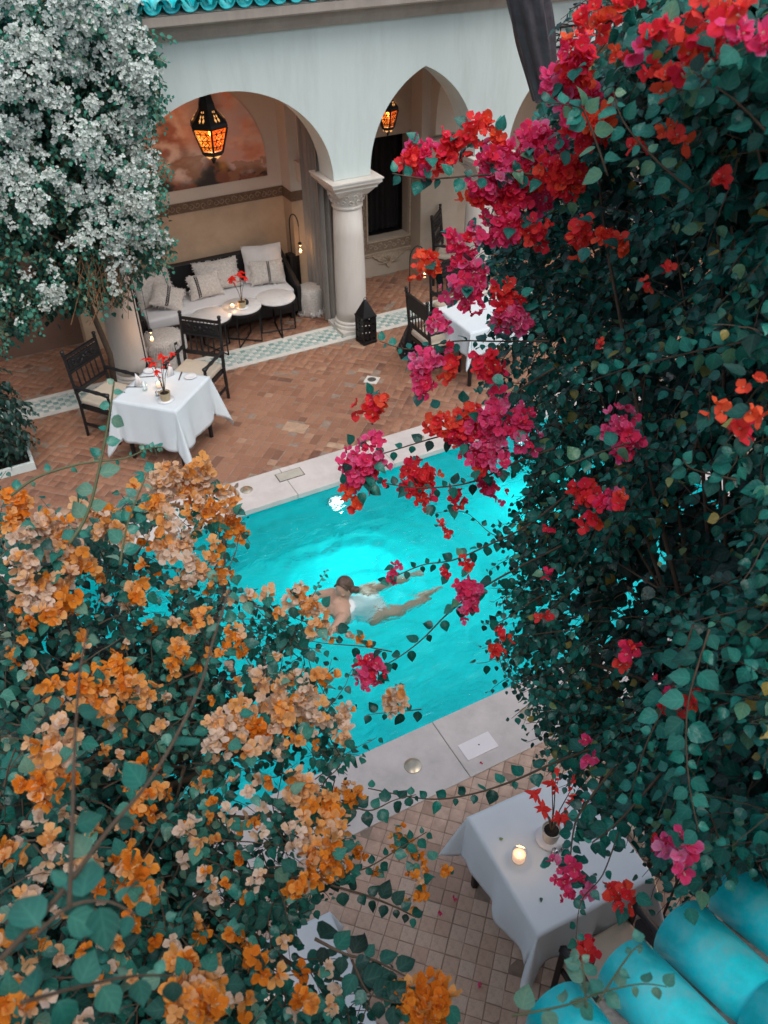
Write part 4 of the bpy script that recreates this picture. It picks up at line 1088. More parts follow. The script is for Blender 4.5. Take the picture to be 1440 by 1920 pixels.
MB().lathe((bb[0], bb[1], bb[2] + .0555), [(.03, 0), (.02, .012), (.006, .016), (.007, .026), (0, .03)], 16).build('lid', 'black_wood', t, smooth=True)
def pouf(p, r, h, label, band, seed):
    rr = random.Random(seed); t = thing('pouf', label, 'pouf', (*p, 0), 'round woven poufs')
    n = 40; prof_ = [(.9, .0), (1.0, .08), (1.02, .3), (1.02, .6), (1.0, .86), (.93, .97), (.8, 1.0), (.4, 1.02), (0, 1.03)]
    m = MB().lathe((*p, 0), [(r * a, h * b_) for a, b_ in prof_], n)
    m.v = [(x + .006 * math.sin(37 * (x + y) + z * 9), y + .006 * math.cos(31 * (x - y) + z * 11), z) for x, y, z in m.v]
    body = m.build('cover', 'pillow', t, smooth=True)
    f = MB()
    for k in range(150 if band else 90):
        a = rr.uniform(0, 6.28); z0 = h * rr.uniform(.72, .98) if band else h * rr.uniform(.1, .3); L = rr.uniform(.05, .14) * (1 if band else .6)
        x, y = p[0] + r * 1.02 * math.cos(a), p[1] + r * 1.02 * math.sin(a); ux, uy = math.cos(a), math.sin(a)
        f.tube([(x, y, z0), (x + ux * .02, y + uy * .02, z0 - L * .5), (x + ux * .022, y + uy * .022 + rr.uniform(-.01, .01), max(.01, z0 - L))], [.006, .005, .003], 4)
    o = f.build('fringe', 'pillow_plain', body); o['kind'] = 'stuff'
    for a0 in ((R_(-70),) if band else ()):
        vs = []; fs = []
        for j in range(9):
            for i in range(3):
                a = a0 + (i - 1) * .09; z = h * (.95 - .9 * j / 8); vs.append((p[0] + (r * 1.03 + .004) * math.cos(a), p[1] + (r * 1.03 + .004) * math.sin(a), z))
        for j in range(8):
            for i in range(2): q = j * 3 + i; fs.append((q, q + 1, q + 4, q + 3))
        MB().add(vs, fs).build('woven_band', 'pattern', body)
pouf((4.23, 10.36), .185, .40, 'plain pale pouf between the grey curtain and marble table', False, 1)
pouf((1.98, 9.86), .25, .44, 'fringed pouf with dark woven band at the sofa end by the column', True, 2)
# grey curtain by the column
cu = curtain_mesh(4.40, 9.98, 4.34, 10.66, .03, 3.0, 6, .035, seed=2).build('grey_curtain', 'curtain', smooth=True)
tag(cu, 'long grey curtain hanging in folds behind the middle column', 'curtain')
cu = curtain_mesh(4.52, 9.99, 4.24, 9.95, .03, 2.6, 3, .03, seed=3, nseg=40).build('grey_curtain', 'curtain', smooth=True)
tag(cu, 'narrow pale edge of curtain tucked against the middle column', 'curtain')
t = MB().box((4.19, 10.82, .36), (.16, .16, .72)).build('dark_pedestal', 'black_wood', bevel=.008, base=(4.19, 10.82, 0))
tag(t, 'tall narrow dark wooden pedestal in the corner by the curtain', 'pedestal')

# painted lunette : a flat mural of peach cloud and dark rocky shapes, a plain stand-in for the picture
pm = bpy.data.materials.new('mural_paint'); pm.use_nodes = True
a_ = pm.node_tree.nodes.new('ShaderNodeAttribute'); a_.attribute_name = 'paint'
pm.node_tree.links.new(a_.outputs['Color'], pm.node_tree.nodes['Principled BSDF'].inputs['Base Color']); pm.node_tree.nodes['Principled BSDF'].inputs['Roughness'].default_value = .6
LX0, LX1, LZ, LS = 1.89, 4.01, 1.765, 2.0
nu, nv = 220, 130; vs = []; cols = []; pr_ = np.random.default_rng(5)
lat = pr_.random((40, 40))
def vnoise(x, y):
    xi, yi = int(math.floor(x)), int(math.floor(y)); fx, fy = x - xi, y - yi; fx, fy = fx * fx * (3 - 2 * fx), fy * fy * (3 - 2 * fy)
    g_ = lambda a, b_: lat[a % 40, b_ % 40]
    return (g_(xi, yi) * (1 - fx) + g_(xi + 1, yi) * fx) * (1 - fy) + (g_(xi, yi + 1) * (1 - fx) + g_(xi + 1, yi + 1) * fx) * fy
def fbm(x, y): return sum(vnoise(x * 2 ** o + 7 * o, y * 2 ** o) / 2 ** (o + 1) for o in range(5))
def sm(a, b_, x): t = max(0, min(1, (x - a) / (b_ - a))); return t * t * (3 - 2 * t)
mixc = lambda a, b_, t: [a[k] + (b_[k] - a[k]) * t for k in range(3)]
a_r = (LX1 - LX0) / 2; c_x = (LX0 + LX1) / 2
for i in range(nu + 1):
    x = c_x - a_r * math.cos(math.pi * i / nu); ztop = LS + math.sqrt(max(0, a_r ** 2 - (x - c_x) ** 2)) * 1.0
    for j in range(nv + 1):
        z = LZ + (ztop - LZ) * j / nv
        vs.append((x, YW - .012, z))
        u, v = (x - LX0) / (LX1 - LX0), (z - LZ) / 1.3
        n1 = fbm(u * 5, v * 4); n2 = fbm(u * 9 + 3, v * 8 + 5); n3 = fbm(u * 16 + 8, v * 14)
        c = mixc((.62, .52, .50), (.80, .36, .22), sm(.35, .65, n1)); c = mixc(c, (.85, .60, .46), sm(.45, .75, n2) * .7)
        c = mixc(c, (.62, .22, .13), sm(.5, .8, n3) * .5)
        # dark ground and rock shapes
        gr = .07 + .20 * (n2 - .5) + .22 * math.exp(-((u - .66) / .09) ** 2) + .14 * math.exp(-((u - .24) / .12) ** 2)
        k = sm(gr + .04, gr - .04, v); c = mixc(c, mixc((.03, .022, .018), (.22, .08, .04), sm(.45, .62, n3)), k)
        wx, wy = u + .16 * (n1 - .5), v + .22 * (n2 - .5); fo = .5 + .5 * math.sin(30 * wx + 14 * wy + 9 * n2)
        dr = math.exp(-(((wx - .36) / .17) ** 2 + ((wy - .46) / .28) ** 2) ** 2); c = mixc(c, mixc((.42, .13, .07), (.92, .66, .52), fo), dr * .95)
        dr = math.exp(-(((wx - .50) / .12) ** 2 + ((wy - .22) / .16) ** 2) ** 2); c = mixc(c, mixc((.30, .22, .18), (.80, .74, .68), fo), dr * .75)
        k2 = math.exp(-(((u - .66) / .08) ** 2 + ((v - .62 - .3 * (n1 - .5)) / .22) ** 2) ** 1.5); c = mixc(c, mixc((.05, .03, .025), (.30, .16, .13), fo), k2 * .95)
        k3 = math.exp(-(((u - .18) / .10) ** 2 + ((v - .55 + .5 * (n2 - .5)) / .13) ** 2) ** 1.5); c = mixc(c, (.30, .09, .05), k3 * .8)
        k4 = sm(.56, .6, n2) * (v < .3) * .7; c = mixc(c, (.34, .17, .09), k4)
        k5 = math.exp(-(((u - .72) / .03) ** 2 + ((v - .17) / .05) ** 2)); c = mixc(c, (.5, .25, .06), k5)
        cols.append((*c, 1))
fs = []
for i in range(nu):
    for j in range(nv): q = i * (nv + 1) + j; fs.append((q, q + nv + 1, q + nv + 2, q + 1))
me = bpy.data.meshes.new('lunette_mural'); me.from_pydata(vs, [], fs)
ca = me.color_attributes.new('paint', 'FLOAT_COLOR', 'POINT'); ca.data.foreach_set('color', np.array(cols, dtype=np.float32).ravel()); me.materials.append(pm)
o = bpy.data.objects.new('lunette_mural', me); COL.objects.link(o); tag(o, 'half-round mural of peach clouds over dark rocks on the gallery wall', 'mural')

# ------------------------------------------------------------------ lamps
def hanging_lantern(p_top, h, r, label, power):
    x, y, z = p_top; zb = z - h; n = 6
    t = thing('hanging_lantern', label, 'lantern', (x, y, zb), 'pierced metal lanterns hanging in the arcade')
    f = lambda q: zb + h * q
    MB().tube([(x, y, z - .01), (x, y, 3.47)], .007, 6).build('chain_rod', 'iron', t)
    cap = [(.32, .985), (.36, .93), (.42, .88), (.46, .80), (.60, .74), (.86, .66), (1.0, .62), (1.02, .58), (.96, .55)]
    MB().lathe((x, y, zb), [(r * a * .98, h * b_) for a, b_ in cap[::-1]] + [(0, h * 1.0)], n, a0=.3).build('cap', 'iron', t)
    m = MB()
    for k in range(n):
        a = .3 + 2 * math.pi * k / n
        m.tube([(x + r * .95 * math.cos(a), y + r * .95 * math.sin(a), f(.56)), (x + r * .56 * math.cos(a), y + r * .56 * math.sin(a), f(.2))], .014, 5)
    fm = m.build('frame_bars', 'iron', t)
    MB().lathe((x, y, zb), [(0, 0), (r * .06, .015 * h), (r * .1, .05 * h), (r * .12, .07 * h), (r * .5, .15 * h), (r * .62, .19 * h), (r * .62, .215 * h), (0, .216 * h)], n, a0=.3).build('bottom_finial', 'iron', t)
    for k in range(n):
        a0, a1 = .3 + 2 * math.pi * k / n, .3 + 2 * math.pi * (k + 1) / n
        q = lambda a, rr, zz: Vector((x + rr * math.cos(a), y + rr * math.sin(a), zz))
        A, B_, C_, D_ = q(a0, r * .53, f(.22)), q(a1, r * .53, f(.22)), q(a1, r * .91, f(.55)), q(a0, r * .91, f(.55))
        pane = MB().add([A, B_, C_, D_], [(0, 1, 2, 3)]).build('glass_pane', 'lantern_pane2' if k % 2 else 'lantern_pane', t)
        g_ = lambda u, v: (A * (1 - u) + B_ * u) * (1 - v) + (D_ * (1 - u) + C_ * u) * v
        m = MB(); off = (q((a0 + a1) / 2, .012, 0) - q(0, 0, 0)); off = Vector((math.cos((a0 + a1) / 2), math.sin((a0 + a1) / 2), 0)) * .008
        if True:
            for c in range(3):
                v0, v1 = .06 + c * .3, .06 + (c + 1) * .3
                for s in (-1, 1): m.tube([g_(.5, v0) + off, g_(.5 + s * .28, (v0 + v1) / 2) + off, g_(.5, v1) + off], .0045, 4)
                m.tube([g_(.08, (v0 + v1) / 2) + off, g_(.92, (v0 + v1) / 2) + off], .0055, 4)
                for s in (-1, 1): m.tube([g_(.5 + s * .3, v0) + off, g_(.5 + s * .1, (v0 + v1) / 2) + off, g_(.5 + s * .3, v1) + off], .0055, 4)
            m.build('fretwork', 'iron', pane)
        # glowing openings in the cap and under the rim
        e = MB(); am = (a0 + a1) / 2
        for (ra, za, hw, hh) in ((.80, .66, .10, .03), (.70, .71, .07, .025), (.56, .765, .05, .025)):
            cc = q(am, r * ra * .93, f(za) + .012); tx = Vector((-math.sin(am), math.cos(am), 0)); ty = (q(am, r * .5, f(.80)) - q(am, r * .9, f(.645))).normalized()
            for s in (-1, 1):
                c2 = cc + tx * s * r * hw * .9; e.add([c2 - tx * r * hw * .55, c2 - ty * r * hw * 1.2, c2 + tx * r * hw * .55, c2 + ty * r * hw * 1.4], [(0, 1, 2, 3)])
        cc = q(am, r * .40, f(.125)); e.add([cc + tx * r * .2 + Vector((0, 0, .012)), cc - Vector((0, 0, .015)), cc - tx * r * .2 + Vector((0, 0, .012)), cc + Vector((0, 0, .02))], [(0, 1, 2, 3)])
        e.build('pierced_openings', 'lantern_hole', t)
    MB().ellipsoid((x + .0, y, f(.46)), (.02, .02, .026), nu=10, nv=8).build('bulb', 'flame', t, smooth=True)
    light('glow', (0, -.0, h * .40), power, (1, .60, .34), .06, t)
hanging_lantern((3.0, 10.05, 3.07), .76, .235, 'large lit pierced lantern hanging before the mural', 20)
hanging_lantern((5.38, 10.15, 2.86), .58, .145, 'lit pierced lantern hanging in the pointed arch by the window', 9)
hanging_lantern((7.75, 10.15, 3.0), .6, .15, 'lit pierced lantern in the right-hand arch behind the umbrella', 10)
def hook_lamp(base, top, dirx, diry, lamp_z, label, pyramid=True, power=1.5):
    x, y = base; t = thing('hook_lamp', label, 'lamp', (x, y, 0), 'iron hook lamps with glass lanterns')
    pts = [(x, y, .02), (x, y, top - .14)]
    for k in range(9):
        a = math.pi * k / 8; R0 = .11; pts.append((x + dirx * R0 * (1 - math.cos(a)), y + diry * R0 * (1 - math.cos(a)), top - .14 + .15 * math.sin(a)))
    MB().tube(pts, .008, 6).build('hook_rod', 'iron', t)
    if pyramid:
        m = MB().lathe((x, y, 0), [(.2, 0), (.2, .03), (.19, .035), (.02, .42), (.012, .45)], 4, a0=.5); m.build('pyramid_base', 'iron', t)
        m = MB(); r = random.Random(3)
        for k in range(4):
            am = .5 + math.pi / 4 + k * math.pi / 2
            for row in range(5):
                zz = .07 + .06 * row; rad = (.19 - .17 * (zz - .035) / .385) * .7071 + .002
                for c in range(5 - row):
                    s = (c - (4 - row) / 2) * .045; m.ellipsoid((x + rad * math.cos(am) - s * math.sin(am), y + rad * math.sin(am) + s * math.cos(am), zz), (.008, .008, .009), nu=6, nv=4)
        o = m.build('pierced_dots', 'steel', t); o['kind'] = 'stuff'
    else: MB().lathe((x, y, 0), [(.13, 0), (.13, .012), (.02, .03), (.01, .05)], 20).build('foot', 'iron', t)
    lx, ly = x + dirx * .22, y + diry * .22
    MB().tube([(lx, ly, top - .14), (lx, ly, lamp_z + .15)], .003, 4).build('hanger', 'iron', t)
    MB().lathe((lx, ly, lamp_z), [(.02, 0), (.05, .02), (.055, .05), (.04, .09), (.022, .12), (.025, .14)], 16).build('glass_globe', 'glass', t, smooth=True)
    MB().lathe((lx, ly, lamp_z + .14), [(.03, 0), (.02, .02), (0, .03)], 12).build('lid', 'iron', t)
    MB().lathe((lx, ly, lamp_z + .012), [(.016, 0), (.018, .02), (0, .022)], 12).build('tealight', 'wax', t)
    MB().ellipsoid((lx, ly, lamp_z + .055), (.009, .009, .018), nu=8, nv=6).build('flame', 'flame', t, smooth=True)
    light('glow', (lx - x, ly - y, lamp_z + .06), power, (1, .45, .15), .02, t)
hook_lamp((4.08, 10.56), 1.38, .35, -.6, .86, 'iron hook lamp at the right sofa end before the wall corner', False, 1.2)
hook_lamp((1.60, 9.22), 1.5, .55, .1, .68, 'iron hook lamp on pierced pyramid foot by the left column', True, 1.2)
hook_lamp((4.86, 8.62), 1.42, .9, -.1, 1.0, 'iron hook lamp behind the armchair at the far white table', True, 1.0)
hook_lamp((2.55, 1.36), .98, .3, .1, .62, 'iron hook lamp at the corner of the candle-lit table', False, 1.2)
def floor_lantern(p, w, h, rz, label):
    t = thing('floor_lantern', label, 'lantern', (0, 0, 0))
    q = w / 2
    MB().box((0, 0, .02), (w * 1.12, w * 1.12, .04)).build('foot', 'iron', t, bevel=.006)
    hb = h * .6
    for k in range(4):
        a = k * math.pi / 2
        m = MB(); rot = Matrix.Rotation(a, 3, 'Z')
        # pierced side: a lattice of plates leaving holes
        nxp, nzp = 3, 6; cw, chh = w * .96 / nxp, (hb - .05) / nzp; r = random.Random(k)
        for i in range(nxp):
            for j in range(nzp):
                cx_, cz_ = -w * .48 + cw * (i + .5), .045 + chh * (j + .5)
                hole = (i + j) % 2 == 0 or i == 1
                if hole:
                    for dx, dz, sx, sz in ((-.36, 0, .28, 1), (.36, 0, .28, 1), (0, .38, .46, .24), (0, -.38, .46, .24)):
                        m.box(rot @ Vector((cx_ + dx * cw, -q, cz_ + dz * chh)), (cw * sx, .004, chh * sz), a)
                else: m.box(rot @ Vector((cx_, -q, cz_)), (cw, .004, chh), a)
        m.build('pierced_side', 'iron', t)
        c = rot @ Vector((q, -q, 0)); MB().box((c.x, c.y, hb / 2 + .02), (.014, .014, hb), a).build('corner_post', 'iron', t)
    MB().box((0, 0, hb + .022), (w * 1.14, w * 1.14, .016)).build('rim', 'iron', t)
    MB().lathe((0, 0, hb + .03), [(w * .76, 0), (w * .2, h * .3), (w * .17, h * .31), (w * .05, h * .35), (0, h * .36)], 4, a0=math.pi / 4).build('roof', 'iron', t)
    pts = [(.028 * math.cos(b_), 0, h * 1.0 + .03 * math.sin(b_)) for b_ in np.linspace(0, 6.28, 12)]; MB().tube(pts, .004, 5).build('ring', 'iron', t)
    put(t, p, rz); tag(t, label, 'lantern')
floor_lantern((4.52, 9.2, 0), .19, .60, R_(6), 'black pierced floor lantern with pyramid roof standing at the middle column')

# folded umbrella beside the arcade
u = thing('folded_umbrella', 'folded dark canvas umbrella leaning before the arcade wall', 'umbrella', (6.52, 8.4, 0))
B0 = Vector((6.50, 8.4, 2.95)); B1 = Vector((6.02, 8.4, 4.35)); ax = (B1 - B0).normalized()
m = MB(); n = 40; vs = []; fs = []
e1 = Vector((0, 1, 0)); e2 = ax.cross(e1)
for j in range(15):
    f = j / 14; c = B0 + (B1 - B0) * f; rad = .13 + .07 * math.sin(min(1, f * 1.4) * 1.57)
    for k in range(n):
        a = 2 * math.pi * k / n; q = rad * (1 + .16 * math.sin(8 * a + 2.5 * f) + .05 * math.sin(17 * a + 9 * f))
        vs.append(c + (e1 * math.cos(a) + e2 * math.sin(a)) * q)
for j in range(14):
    for k in range(n): fs.append((j * n + k, j * n + (k + 1) % n, (j + 1) * n + (k + 1) % n, (j + 1) * n + k))
fs.append(tuple(range(n))); m.add(vs, fs).build('canopy', 'umbrella', u, smooth=True)
MB().tube([(6.52, 8.4, .05), (6.52, 8.4, 2.7), B0, B1], .022, 8).build('pole', 'iron', u)
MB().lathe((6.52, 8.4, 0), [(.26, 0), (.26, .06), (.06, .08), (.04, .2)], 24).build('base', 'iron', u)
# wrought-iron ring bracket on the arcade wall
r_ = thing('pot_bracket', 'wrought-iron wall bracket with curled arms and empty pot rings', 'bracket', (7.5, 9.48, 3.3))
MB().box2((7.1, YF - .03, 3.2), (7.95, YF - .002, 3.225)).box2((7.1, YF - .03, 3.42), (7.95, YF - .002, 3.445)).build('back_rail', 'iron', r_)
for k, (x, z) in enumerate(((7.22, 3.40), (7.30, 3.50), (7.36, 3.33), (7.52, 3.70), (7.62, 3.52), (7.72, 3.62), (7.86, 3.45))):
    y = 9.28 - .05 * (k % 2)
    rg = MB().tube([(x + .07 * math.cos(a), y + .07 * math.sin(a), z) for a in np.linspace(0, 6.28, 22)], .008, 5).build('pot_ring', 'iron', r_)
    MB().tube([(x + .02, YF - .02, z - .2), (x + .03, y + .12, z - .2), (x + .05, y + .09, z - .1), (x + .02, y + .07, z)], .008, 5).build('curled_arm', 'iron', rg)
# ------------------------------------------------------------------ swimmer
def V3(p): return Vector(tuple(map(float, p)))
person = thing('person', 'person in white swimsuit with brown hair in a bun, swimming in the turquoise pool', 'person', tuple(on_z(650, 1130, WATER)))
hc = V3(on_z(646, 1103, .085)); bun = V3(on_z(668, 1106, .09))
shf, shn = V3(on_z(623, 1112, -.035)), V3(on_z(641, 1159, -.055))
hip = V3(under(697, 1136, .30)); side = (shn - shf).normalized()
chest = (shf + shn) / 2 + Vector((.02, 0, -.06)); neck = (shf + shn) / 2 + Vector((0, 0, .02))
hf, hn = hip - side * .095, hip + side * .095
elf, wrf = V3(on_z(600, 1115, -.06)), V3(on_z(566, 1128, -.08))
eln, wrn = V3(on_z(626, 1181, -.09)), V3(on_z(581, 1198, -.085))
knf, anf, tof = V3(under(683, 1108, .30)), V3(under(772, 1079, .27)), V3(under(790, 1072, .25))
knn, ann, ton = V3(under(752, 1144, .33)), V3(under(808, 1112, .22)), V3(under(825, 1102, .20))
def limb(m, a, b_, ra, rb, k=8):
    m.tube([a + (b_ - a) * (i / k) for i in range(k + 1)], [ra + (rb - ra) * i / k for i in range(k + 1)], 14)
    m.ellipsoid(a, (ra, ra, ra), nu=14, nv=8); m.ellipsoid(b_, (rb, rb, rb), nu=14, nv=8)
m = MB()
fwd = Vector((-.80, -.52, -.30)).normalized(); up_ = Vector((-.25, .05, 1)); up_ = (up_ - fwd * up_.dot(fwd)).normalized(); rt_ = fwd.cross(up_)
hr = Matrix((rt_, fwd, up_)).transposed()
m.ellipsoid(hc, (.072, .088, .105), hr, 24, 16)
m.ellipsoid(hc + hr @ Vector((0, .035, -.055)), (.05, .055, .055), hr)          # jaw
m.ellipsoid(hc + hr @ Vector((0, .092, -.02)), (.012, .018, .02), hr)           # nose
m.ellipsoid(hc + hr @ Vector((0, .078, -.062)), (.02, .014, .008), hr)          # mouth
for s in (-1, 1):
    m.ellipsoid(hc + hr @ Vector((s * .072, -.005, -.015)), (.01, .018, .028), hr)   # ears
    m.ellipsoid(hc + hr @ Vector((s * .03, .076, .012)), (.02, .012, .008), hr)      # brows
limb(m, neck, hc + hr @ Vector((0, -.015, -.05)), .055, .05, 4)
m.ellipsoid(chest, (.10, .20, .13), Matrix((side.cross(Vector((0, 0, 1))).normalized(), side, Vector((0, 0, 1)))).transposed(), 20, 14)
limb(m, chest, hip, .125, .12); limb(m, hf, hn, .105, .105, 3)
limb(m, shf, elf, .052, .040); limb(m, elf, wrf, .040, .028); limb(m, shn, eln, .052, .040); limb(m, eln, wrn, .040, .028)
limb(m, hf, knf, .09, .064); limb(m, knf, knf.lerp(anf, .35), .060, .062); limb(m, knf.lerp(anf, .35), anf, .062, .036); limb(m, anf, tof, .038, .026, 3); limb(m, hn, knn, .09, .064); limb(m, knn, knn.lerp(ann, .35), .060, .062); limb(m, knn.lerp(ann, .35), ann, .062, .036); limb(m, ann, ton, .038, .026, 3)
for w, e, s in ((wrf, elf, 1), (wrn, eln, -1)):
    d = (w - e).normalized(); lat_ = d.cross(Vector((0, 0, 1))).normalized()
    limb(m, w, w + d * .075, .03, .034, 3)
    for q in range(4):
        b0 = w + d * .085 + lat_ * (q - 1.5) * .02; L = (.062, .075, .07, .055)[q]
        k1 = b0 + d * L * .55 + lat_ * (q - 1.5) * .006 + Vector((0, 0, -.006)); limb(m, b0, k1, .0095, .009, 2); limb(m, k1, k1 + d * L * .5 + Vector((0, 0, -.012)), .009, .0075, 2)
    th = w + d * .03 + lat_ * s * .03; limb(m, th, th + d * .035 + lat_ * s * .028, .012, .0105, 2); limb(m, th + d * .035 + lat_ * s * .028, th + d * .06 + lat_ * s * .036, .0105, .009, 2)
body = m.build('body', 'skin', person, smooth=True)
rm = body.modifiers.new('remesh', 'REMESH'); rm.mode = 'VOXEL'; rm.voxel_size = .006; rm.use_smooth_shade = True
sm_ = body.modifiers.new('smooth', 'SMOOTH'); sm_.factor = .5; sm_.iterations = 6
m = MB()
m.ellipsoid(chest + (hip - chest) * .12 + Vector((0, 0, -.005)), (.105, .172, .128), Matrix((side.cross(Vector((0, 0, 1))).normalized(), side, Vector((0, 0, 1)))).transposed(), 20, 14)
limb(m, chest + (hip - chest) * .15, hip + (hip - chest) * .05, .134, .13); limb(m, hf + (hn - hf) * .2, hf + (hn - hf) * .8, .112, .112, 3)
for s, sh in ((1, shf), (-1, shn)): limb(m, sh * .55 + chest * .45 + Vector((0, 0, .03)), chest + (hip - chest) * .2, .03, .05, 4)
sw = m.build('swimsuit', 'swimsuit', person, smooth=True)
rm = sw.modifiers.new('remesh', 'REMESH'); rm.mode = 'VOXEL'; rm.voxel_size = .007; rm.use_smooth_shade = True
s2 = sw.modifiers.new('smooth', 'SMOOTH'); s2.iterations = 14
m = MB()
m.ellipsoid(hc + hr @ Vector((0, -.022, .018)), (.079, .084, .097), hr, 24, 16)
m.ellipsoid(bun, (.036, .036, .034), nu=18, nv=12); limb(m, hc + (bun - hc) * .6, bun, .04, .03, 2)
for k in range(26):
    a = -1.3 + 2.6 * k / 25
    pts = [hc + hr @ Vector((.081 * math.sin(a) * math.cos(f), .062 * math.cos(f * 1.05) - .022, .018 + .10 * math.cos(a) * max(0, math.sin(f * .5 + .8)))) for f in np.linspace(.2, 1.9, 6)]
    m.tube(pts, .006, 4)
ha = m.build('hair', 'hair', person, smooth=True)
rm = ha.modifiers.new('remesh', 'REMESH'); rm.mode = 'VOXEL'; rm.voxel_size = .005; rm.use_smooth_shade = True

# ------------------------------------------------------------------ climbing plants
LV['twist'], _ = leaf_template(.95, .5, .1, curl=.8)
LV['cup'], _ = leaf_template(1.05, .35, -.25, curl=-.5)
LKEYS = ['heart', 'flat', 'droop', 'twist', 'cup']
LEAF_LXY = (np.tile([-1.0, 0, 1.0], 6), np.repeat([0, .07, .24, .48, .74, 1.0], 3))
def flower_lxy(V, det):
    ys = [0, .25, .58, .84, 1.0] if det else [0, .5, 1.0]
    lx = np.tile([-1.0, 0, 1.0], len(ys) * 3); ly = np.tile(np.repeat(ys, 3), 3); n = len(V) - len(lx)
    return (np.concatenate([lx, np.full(n, .5)]), np.concatenate([ly, np.zeros(n)]))
class Plant:
    def __init__(s, name, label, cat, base, lm, fm, seed, small=False):
        s.root = thing(name, label, cat, base); s.lm, s.fm, s.r = lm, fm, np.random.default_rng(seed)
        s.L = [[], [], [], []]; s.F = [[], [], [], []]; s.tw = MB(); s.small = small; s.R = random.Random(seed)
    def leaf(s, p, axis, normal, size, tint):
        s.L[0].append(p); s.L[1].append(leaf_rot(np.asarray(axis, float), np.asarray(normal, float), size)); s.L[2].append(tint); s.L[3].append(size)
    def flower(s, p, axis, size, tint):
        z = axis / (np.linalg.norm(axis) + 1e-9); x = np.cross(z, s.r.normal(size=3)); x /= np.linalg.norm(x) + 1e-9; y = np.cross(z, x)
        s.F[0].append(p); s.F[1].append(np.stack([x, y, z], 1) * size); s.F[2].append(tint); s.F[3].append(size)
    def shoot(s, p, d, length, n, size, tint, droop=.5, rad=.0022, spread=1.0, tm=.17):
        r = s.r; p = np.array(p, float); d = np.array(d, float); d /= np.linalg.norm(d); pts = [p.copy()]; step = length / n
        side = 1
        for k in range(n):
            d = d + r.normal(0, .12, 3) + np.array([0, 0, -droop * .12]); d /= np.linalg.norm(d); p = p + d * step; pts.append(p.copy())
            la = np.cross(d, np.array([0, 0, 1.0])); la /= np.linalg.norm(la) + 1e-9
            ax_ = la * side * r.uniform(.5, 1.1) + d * r.uniform(.2, .7) + np.array([0, 0, r.uniform(-1.1, .05)]); side = -side
            nm = np.array([0, 0, .85]) - ray_to(p) * .28 + r.normal(0, .42, 3)
            f = 1 - .45 * (k / n) ** 2
            s.leaf(p + ax_ * size * .25, ax_, nm, size * f * r.uniform(.65, 1.2), float(np.clip(tint + r.normal(0, tm), 0, .93)) if r.random() > .04 else r.uniform(.945, 1))
        s.tw.tube(pts, [rad * (1 - .6 * i / n) for i in range(n + 1)], 3, cap=False)
        return p, d
    def path(s, pix, nleaf, size, tint=.45, rad=.004, mat_='twig', name='stem', up=.7, both=False):
        """explicit sprig: pix list of (px, py, dist)"""
        P = [at(*q) for q in pix]; r = s.r
        # smooth
        Q = []
        for i in range(len(P) - 1):
            p0, p1, p2, p3 = P[max(i - 1, 0)], P[i], P[i + 1], P[min(i + 2, len(P) - 1)]
            for t in np.linspace(0, 1, 7)[:-1]:
                Q.append(.5 * (2 * p1 + (p2 - p0) * t + (2 * p0 - 5 * p1 + 4 * p2 - p3) * t * t + (3 * p1 - p0 - 3 * p2 + p3) * t ** 3))
        Q.append(P[-1]); n = len(Q)
        MB().tube(Q, [rad * (1 - .6 * i / n) for i in range(n)], 6).build(name, mat_, s.root, smooth=True)
        side = 1
        for k in range(nleaf):
            f = (k + .6) / nleaf * (n - 1); i = min(int(f), n - 2); p = Q[i] + (Q[i + 1] - Q[i]) * (f - i); d = Q[i + 1] - Q[i]; d /= np.linalg.norm(d) + 1e-9
            la = np.cross(d, ray_to(p)); la /= np.linalg.norm(la) + 1e-9
            ax_ = la * side * r.uniform(.5, 1.0) + d * r.uniform(.1, .6) + np.array([0, 0, r.uniform(-.6, .1)]); side = -side
            nm = np.array([0, 0, up]) - ray_to(p) * .6 + r.normal(0, .3, 3)
            L = size * .85 * r.uniform(.55, 1.25) * (1 - .35 * k / nleaf)
            s.leaf(p + ax_ * L * .22, ax_, nm, L, float(np.clip(tint + r.normal(0, .15), 0, .93)))
    def cluster(s, px, py, rpx, d, tint, size, dens=1.0, tv=.09, flat=1.0):
        r = s.r; c0 = at(px, py, d); R0 = rpx * d / FPX; n = max(3, int(dens * 1.25 * (R0 / (size * .75)) ** 2 * 1.9))
        tc_ = -ray_to(c0); subs = [(c0, R0 * .62)]
        for q in range(2 + int(rpx > 18)):
            v = r.normal(size=3); v /= np.linalg.norm(v); subs.append((c0 + v * R0 * r.uniform(.45, .95) * np.array([1, 1, 1.15]), R0 * r.uniform(.3, .58)))
        wts = np.array([q[1] ** 2 for q in subs]); wts /= wts.sum(); c, Rm_ = c0, R0
        for k in range(n):
            c_, R_k = subs[r.choice(len(subs), p=wts)]
            v = r.normal(size=3); v /= np.linalg.norm(v)
            if np.dot(v, tc_) < -.25: v = -v
            p = c_ + v * R_k * r.uniform(.35, 1.12) ** .7
            ax_ = v + tc_ * .35 + np.array([0, 0, .2]) + r.normal(0, .45, 3)
            s.flower(p, ax_, size * r.uniform(.6, 1.25), float(np.clip(tint + r.normal(0, tv), 0, .93)))
        for k in range(max(1, n // 9)):
            v = r.normal(size=3); v /= np.linalg.norm(v); s.leaf(c + v * Rm_ * .9, v + np.array([0, 0, -.3]), np.array([0, 0, 1.0]) + tc_ * .5 + r.normal(0, .3, 3), size * 1.5, float(np.clip(r.normal(.55, .2), 0, .93)))
